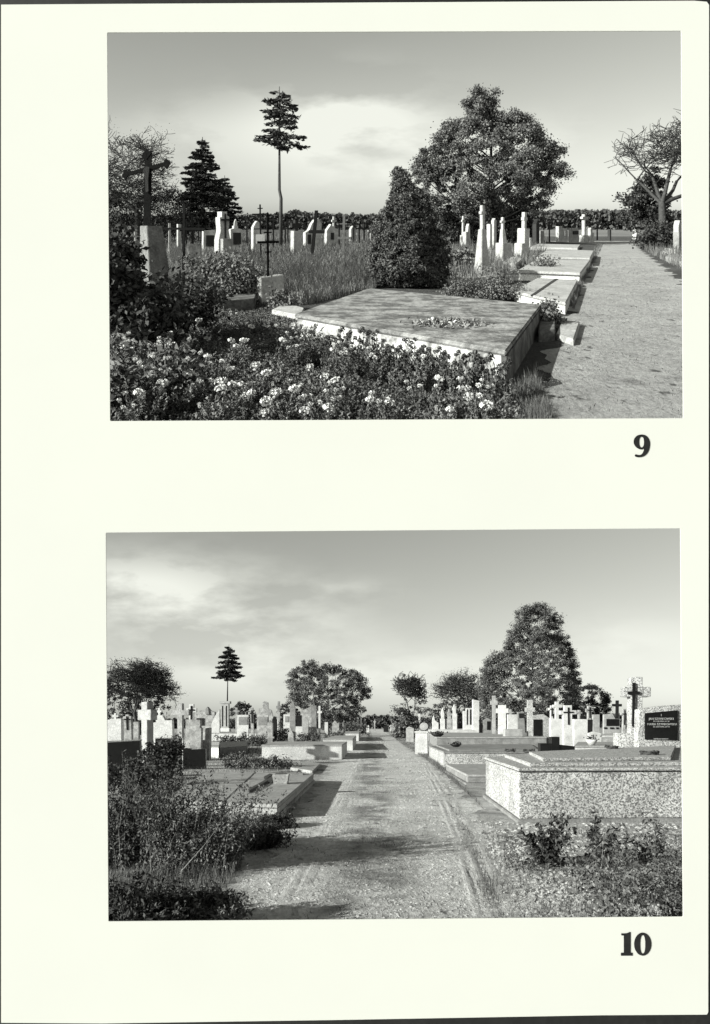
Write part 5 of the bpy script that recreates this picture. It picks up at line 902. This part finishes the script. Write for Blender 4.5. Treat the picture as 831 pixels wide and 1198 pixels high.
def clods(S, name, region, n, size, m, label):
    x, y = sample_poly(region, n); Yd = S.Y(y); X = (x - CX) * Yd / F; r = size * rng.uniform(.35, 1.0, n) ** 2 * (.5 + Yd / 14)
    C0 = np.stack([X, Yd, S.k * Yd - H0 + .006], 1); a = rng.uniform(0, 6.283, n); V = []
    for j in range(5): V.append(C0 + np.stack([np.cos(a + j * 1.2566) * r * rng.uniform(.7, 1.5, n), np.sin(a + j * 1.2566) * r * rng.uniform(.7, 1.3, n), -.004 + 0 * r], 1))
    V.append(C0 + np.stack([0 * r, 0 * r, r * rng.uniform(.3, .6, n)], 1)); V = np.stack(V, 1).reshape(-1, 3); i = np.arange(n)[:, None] * 6
    Fa = np.concatenate([np.concatenate([i + j, i + (j + 1) % 5, i + 5], 1) for j in range(5)]); return tag(link(name, np_mesh(name, V, Fa, M[m])), label, kind='stuff')
clods(LO, 'loose_soil', [(230, 1090), (350, 960), (410, 890), (430, 870), (460, 870), (520, 905), (590, 1000), (650, 1090)], 6500, .022, 'lower_lane', 'loose clods and pebbles on the lower lane')
clods(LO, 'loose_soil', [(600, 1090), (560, 960), (600, 963), (830, 964), (840, 1090)], 4000, .035, 'lower_lane', 'loose clods of soil before the large terrazzo tomb')
clods(UP, 'loose_gravel', [(600, 495), (690, 350), (704, 300), (745, 300), (850, 400), (850, 495)], 8000, .015, 'upper_lane', 'loose gravel on the upper lane')
def ridge(pts, w, h, name='rut_ridge'):
    P = [LO.g(*p) for p in pts]; n = 260; V = []; Fa = []; ph = random.uniform(0, 6)
    seg = np.cumsum([0] + [math.dist(P[i], P[i + 1]) for i in range(len(P) - 1)]); tt = np.linspace(0, seg[-1], n)
    xs = np.interp(tt, seg, [p[0] for p in P]); ys = np.interp(tt, seg, [p[1] for p in P])
    for i in range(n):
        k = h * max(.03, .55 + .5 * math.sin(i * (.09 + w) + ph) * math.sin(i * .041 + 2 * ph) + random.uniform(-.15, .15)); ww = w * random.uniform(.7, 1.2)
        for dx, dz in ((-ww, 0.002), (-ww * .3, k), (ww * .35, k * .8), (ww, .002)): V.append((xs[i] + dx, ys[i], LO.k * ys[i] - H0 + .003 + dz))
    for i in range(n - 1):
        for j in range(3): Fa.append((i * 4 + j, i * 4 + j + 1, i * 4 + j + 5, i * 4 + j + 4))
    me = bpy.data.meshes.new(name); me.from_pydata(V, [], Fa); me.materials.append(M['lower_lane']); return tag(link(name, me), kind='structure')
for dx in (0, 19, 44): ridge([(495 + dx * .15, 893), (512 + dx * .35, 930), (534 + dx * .6, 985), (562 + dx, 1082)], .05 + dx * .0006, .013)
for dx in (0, 16): ridge([(424 + dx * .1, 884), (400 + dx * .35, 930), (368 + dx * .7, 990), (318 + dx, 1082)], .07 + dx * .001, .011)

# ================================================================== SKY, SUN, CAMERA
SX, SY, SZ = -math.cos(R(27)), -math.sin(R(27)), 0.43
sdir = Vector((SX, SY, SZ)).normalized()
w = bpy.data.worlds.new('World'); sc.world = w; w.use_nodes = True; nt = w.node_tree; N = nt.nodes; L = nt.links
for n_ in list(N): N.remove(n_)
def math_n(op, a, b=None, c=None):
    m = N.new('ShaderNodeMath'); m.operation = op
    for i, v in enumerate((a, b, c)):
        if v is None: continue
        if hasattr(v, 'links'): L.new(v, m.inputs[i])
        else: m.inputs[i].default_value = v
    return m.outputs[0]
tc = N.new('ShaderNodeTexCoord'); sp = N.new('ShaderNodeSeparateXYZ'); L.new(tc.outputs['Generated'], sp.inputs[0]); X, Yy, Z = sp.outputs
ay = math_n('ABSOLUTE', Yy)
isup = math_n('GREATER_THAN', Z, 0.0)
kk_up = math_n('MULTIPLY', math_n('MAXIMUM', Yy, 0.0), -UP.k)
kk_lo = math_n('MULTIPLY', ay, -LO.k)  # sky kept bright below the horizon behind the camera, added to light the page
mixk = math_n('ADD', math_n('MULTIPLY', kk_up, isup), math_n('MULTIPLY', kk_lo, math_n('SUBTRACT', 1.0, isup)))
zz2 = math_n('MAXIMUM', math_n('ADD', Z, mixk), 0.012)       # height above the horizon of the slope one looks at
cb = N.new('ShaderNodeCombineXYZ'); L.new(X, cb.inputs[0]); L.new(Yy, cb.inputs[1]); L.new(zz2, cb.inputs[2])
nv = N.new('ShaderNodeVectorMath'); nv.operation = 'NORMALIZE'; L.new(cb.outputs[0], nv.inputs[0])
sky = N.new('ShaderNodeTexSky'); sky.sky_type = 'NISHITA'; sky.sun_disc = False
sky.sun_elevation = math.asin(sdir.z); sky.sun_rotation = math.atan2(sdir.x, sdir.y); L.new(nv.outputs[0], sky.inputs[0])
bw = N.new('ShaderNodeRGBToBW'); L.new(sky.outputs[0], bw.inputs[0])
# broken thin cloud
u = math_n('DIVIDE', X, math_n('MAXIMUM', ay, 0.05)); v = math_n('DIVIDE', zz2, math_n('MAXIMUM', ay, 0.05))
cv = N.new('ShaderNodeCombineXYZ'); L.new(u, cv.inputs[0]); L.new(math_n('MULTIPLY', v, 2.6), cv.inputs[1]); L.new(isup, cv.inputs[2])
cn = N.new('ShaderNodeTexNoise'); cn.inputs['Scale'].default_value = 4.2; cn.inputs['Detail'].default_value = 7; cn.inputs['Roughness'].default_value = .55; cn.inputs['Distortion'].default_value = .0
L.new(cv.outputs[0], cn.inputs['Vector'])
def blobm(cu_, cv_, ru, rv, up):
    a = math_n('DIVIDE', math_n('SUBTRACT', u, cu_), ru); b = math_n('DIVIDE', math_n('SUBTRACT', v, cv_), rv)
    d2 = math_n('ADD', math_n('MULTIPLY', a, a), math_n('MULTIPLY', b, b)); g_ = math_n('EXPONENT', math_n('MULTIPLY', d2, -1.0))
    return math_n('MULTIPLY', g_, isup if up else math_n('SUBTRACT', 1.0, isup))
def P2(px, py, S): return ((px - CX) / F, (S.yh - py) / F)
tot = None
for px_, py_, rx, ry, S_, amp in [(410, 150, 110, 50, UP, 1.0), (560, 200, 170, 36, UP, .7), (690, 190, 90, 40, UP, .95), (250, 160, 120, 40, UP, .35), (150, 690, 150, 40, LO, .8), (270, 740, 130, 34, LO, .75), (430, 790, 260, 26, LO, .75), (740, 765, 120, 34, LO, .8), (400, 690, 60, 14, LO, .3)]:
    a, b = P2(px_, py_, S_); m_ = math_n('MULTIPLY', blobm(a, b, rx / F, ry / F, S_ is UP), amp); tot = m_ if tot is None else math_n('ADD', tot, m_)
nr = N.new('ShaderNodeMapRange'); L.new(cn.outputs['Fac'], nr.inputs[0]); nr.inputs[1].default_value = .42; nr.inputs[2].default_value = .58; nr.inputs[3].default_value = .12; nr.inputs[4].default_value = 1.35
cf = math_n('MINIMUM', math_n('MULTIPLY', tot, nr.outputs[0]), 1.0)
SKY_GAIN = 1.0; CLOUD = 6.0
# brightness: tempered Nishita, cloud on top
mixc = N.new('ShaderNodeMix'); mixc.data_type = 'FLOAT'; L.new(cf, mixc.inputs[0]); L.new(bw.outputs[0], mixc.inputs[2]); mixc.inputs[3].default_value = CLOUD
tint = N.new('ShaderNodeVectorMath'); tint.operation = 'SCALE'; tint.inputs[0].default_value = (.98, 1.0, .91); L.new(mixc.outputs[0], tint.inputs['Scale'])
bg = N.new('ShaderNodeBackground'); L.new(tint.outputs[0], bg.inputs[0]); bg.inputs[1].default_value = 0.09
wo = N.new('ShaderNodeOutputWorld'); L.new(bg.outputs[0], wo.inputs[0])
sl = bpy.data.lights.new('sun', 'SUN'); sl.energy = 5.0; sl.angle = R(.5); sl.color = (.985, 1, .93)
so = bpy.data.objects.new('sun', sl); COL.objects.link(so); so.rotation_euler = sdir.to_track_quat('Z', 'Y').to_euler()
cam = bpy.data.cameras.new('camera'); co = bpy.data.objects.new('camera', cam); COL.objects.link(co); sc.camera = co
cam.sensor_fit = 'HORIZONTAL'; cam.sensor_width = 36; cam.lens = 36 * F / 831; cam.clip_end = 6000; cam.clip_start = .05; co.rotation_euler = (R(90), 0, 0)
sc.view_settings.view_transform = 'Standard'; sc.view_settings.look = 'None'; sc.view_settings.gamma = 1; sc.view_settings.exposure = 0.75; sc.view_settings.use_curve_mapping = False
sc.render.resolution_x = 710; sc.render.resolution_y = 1024
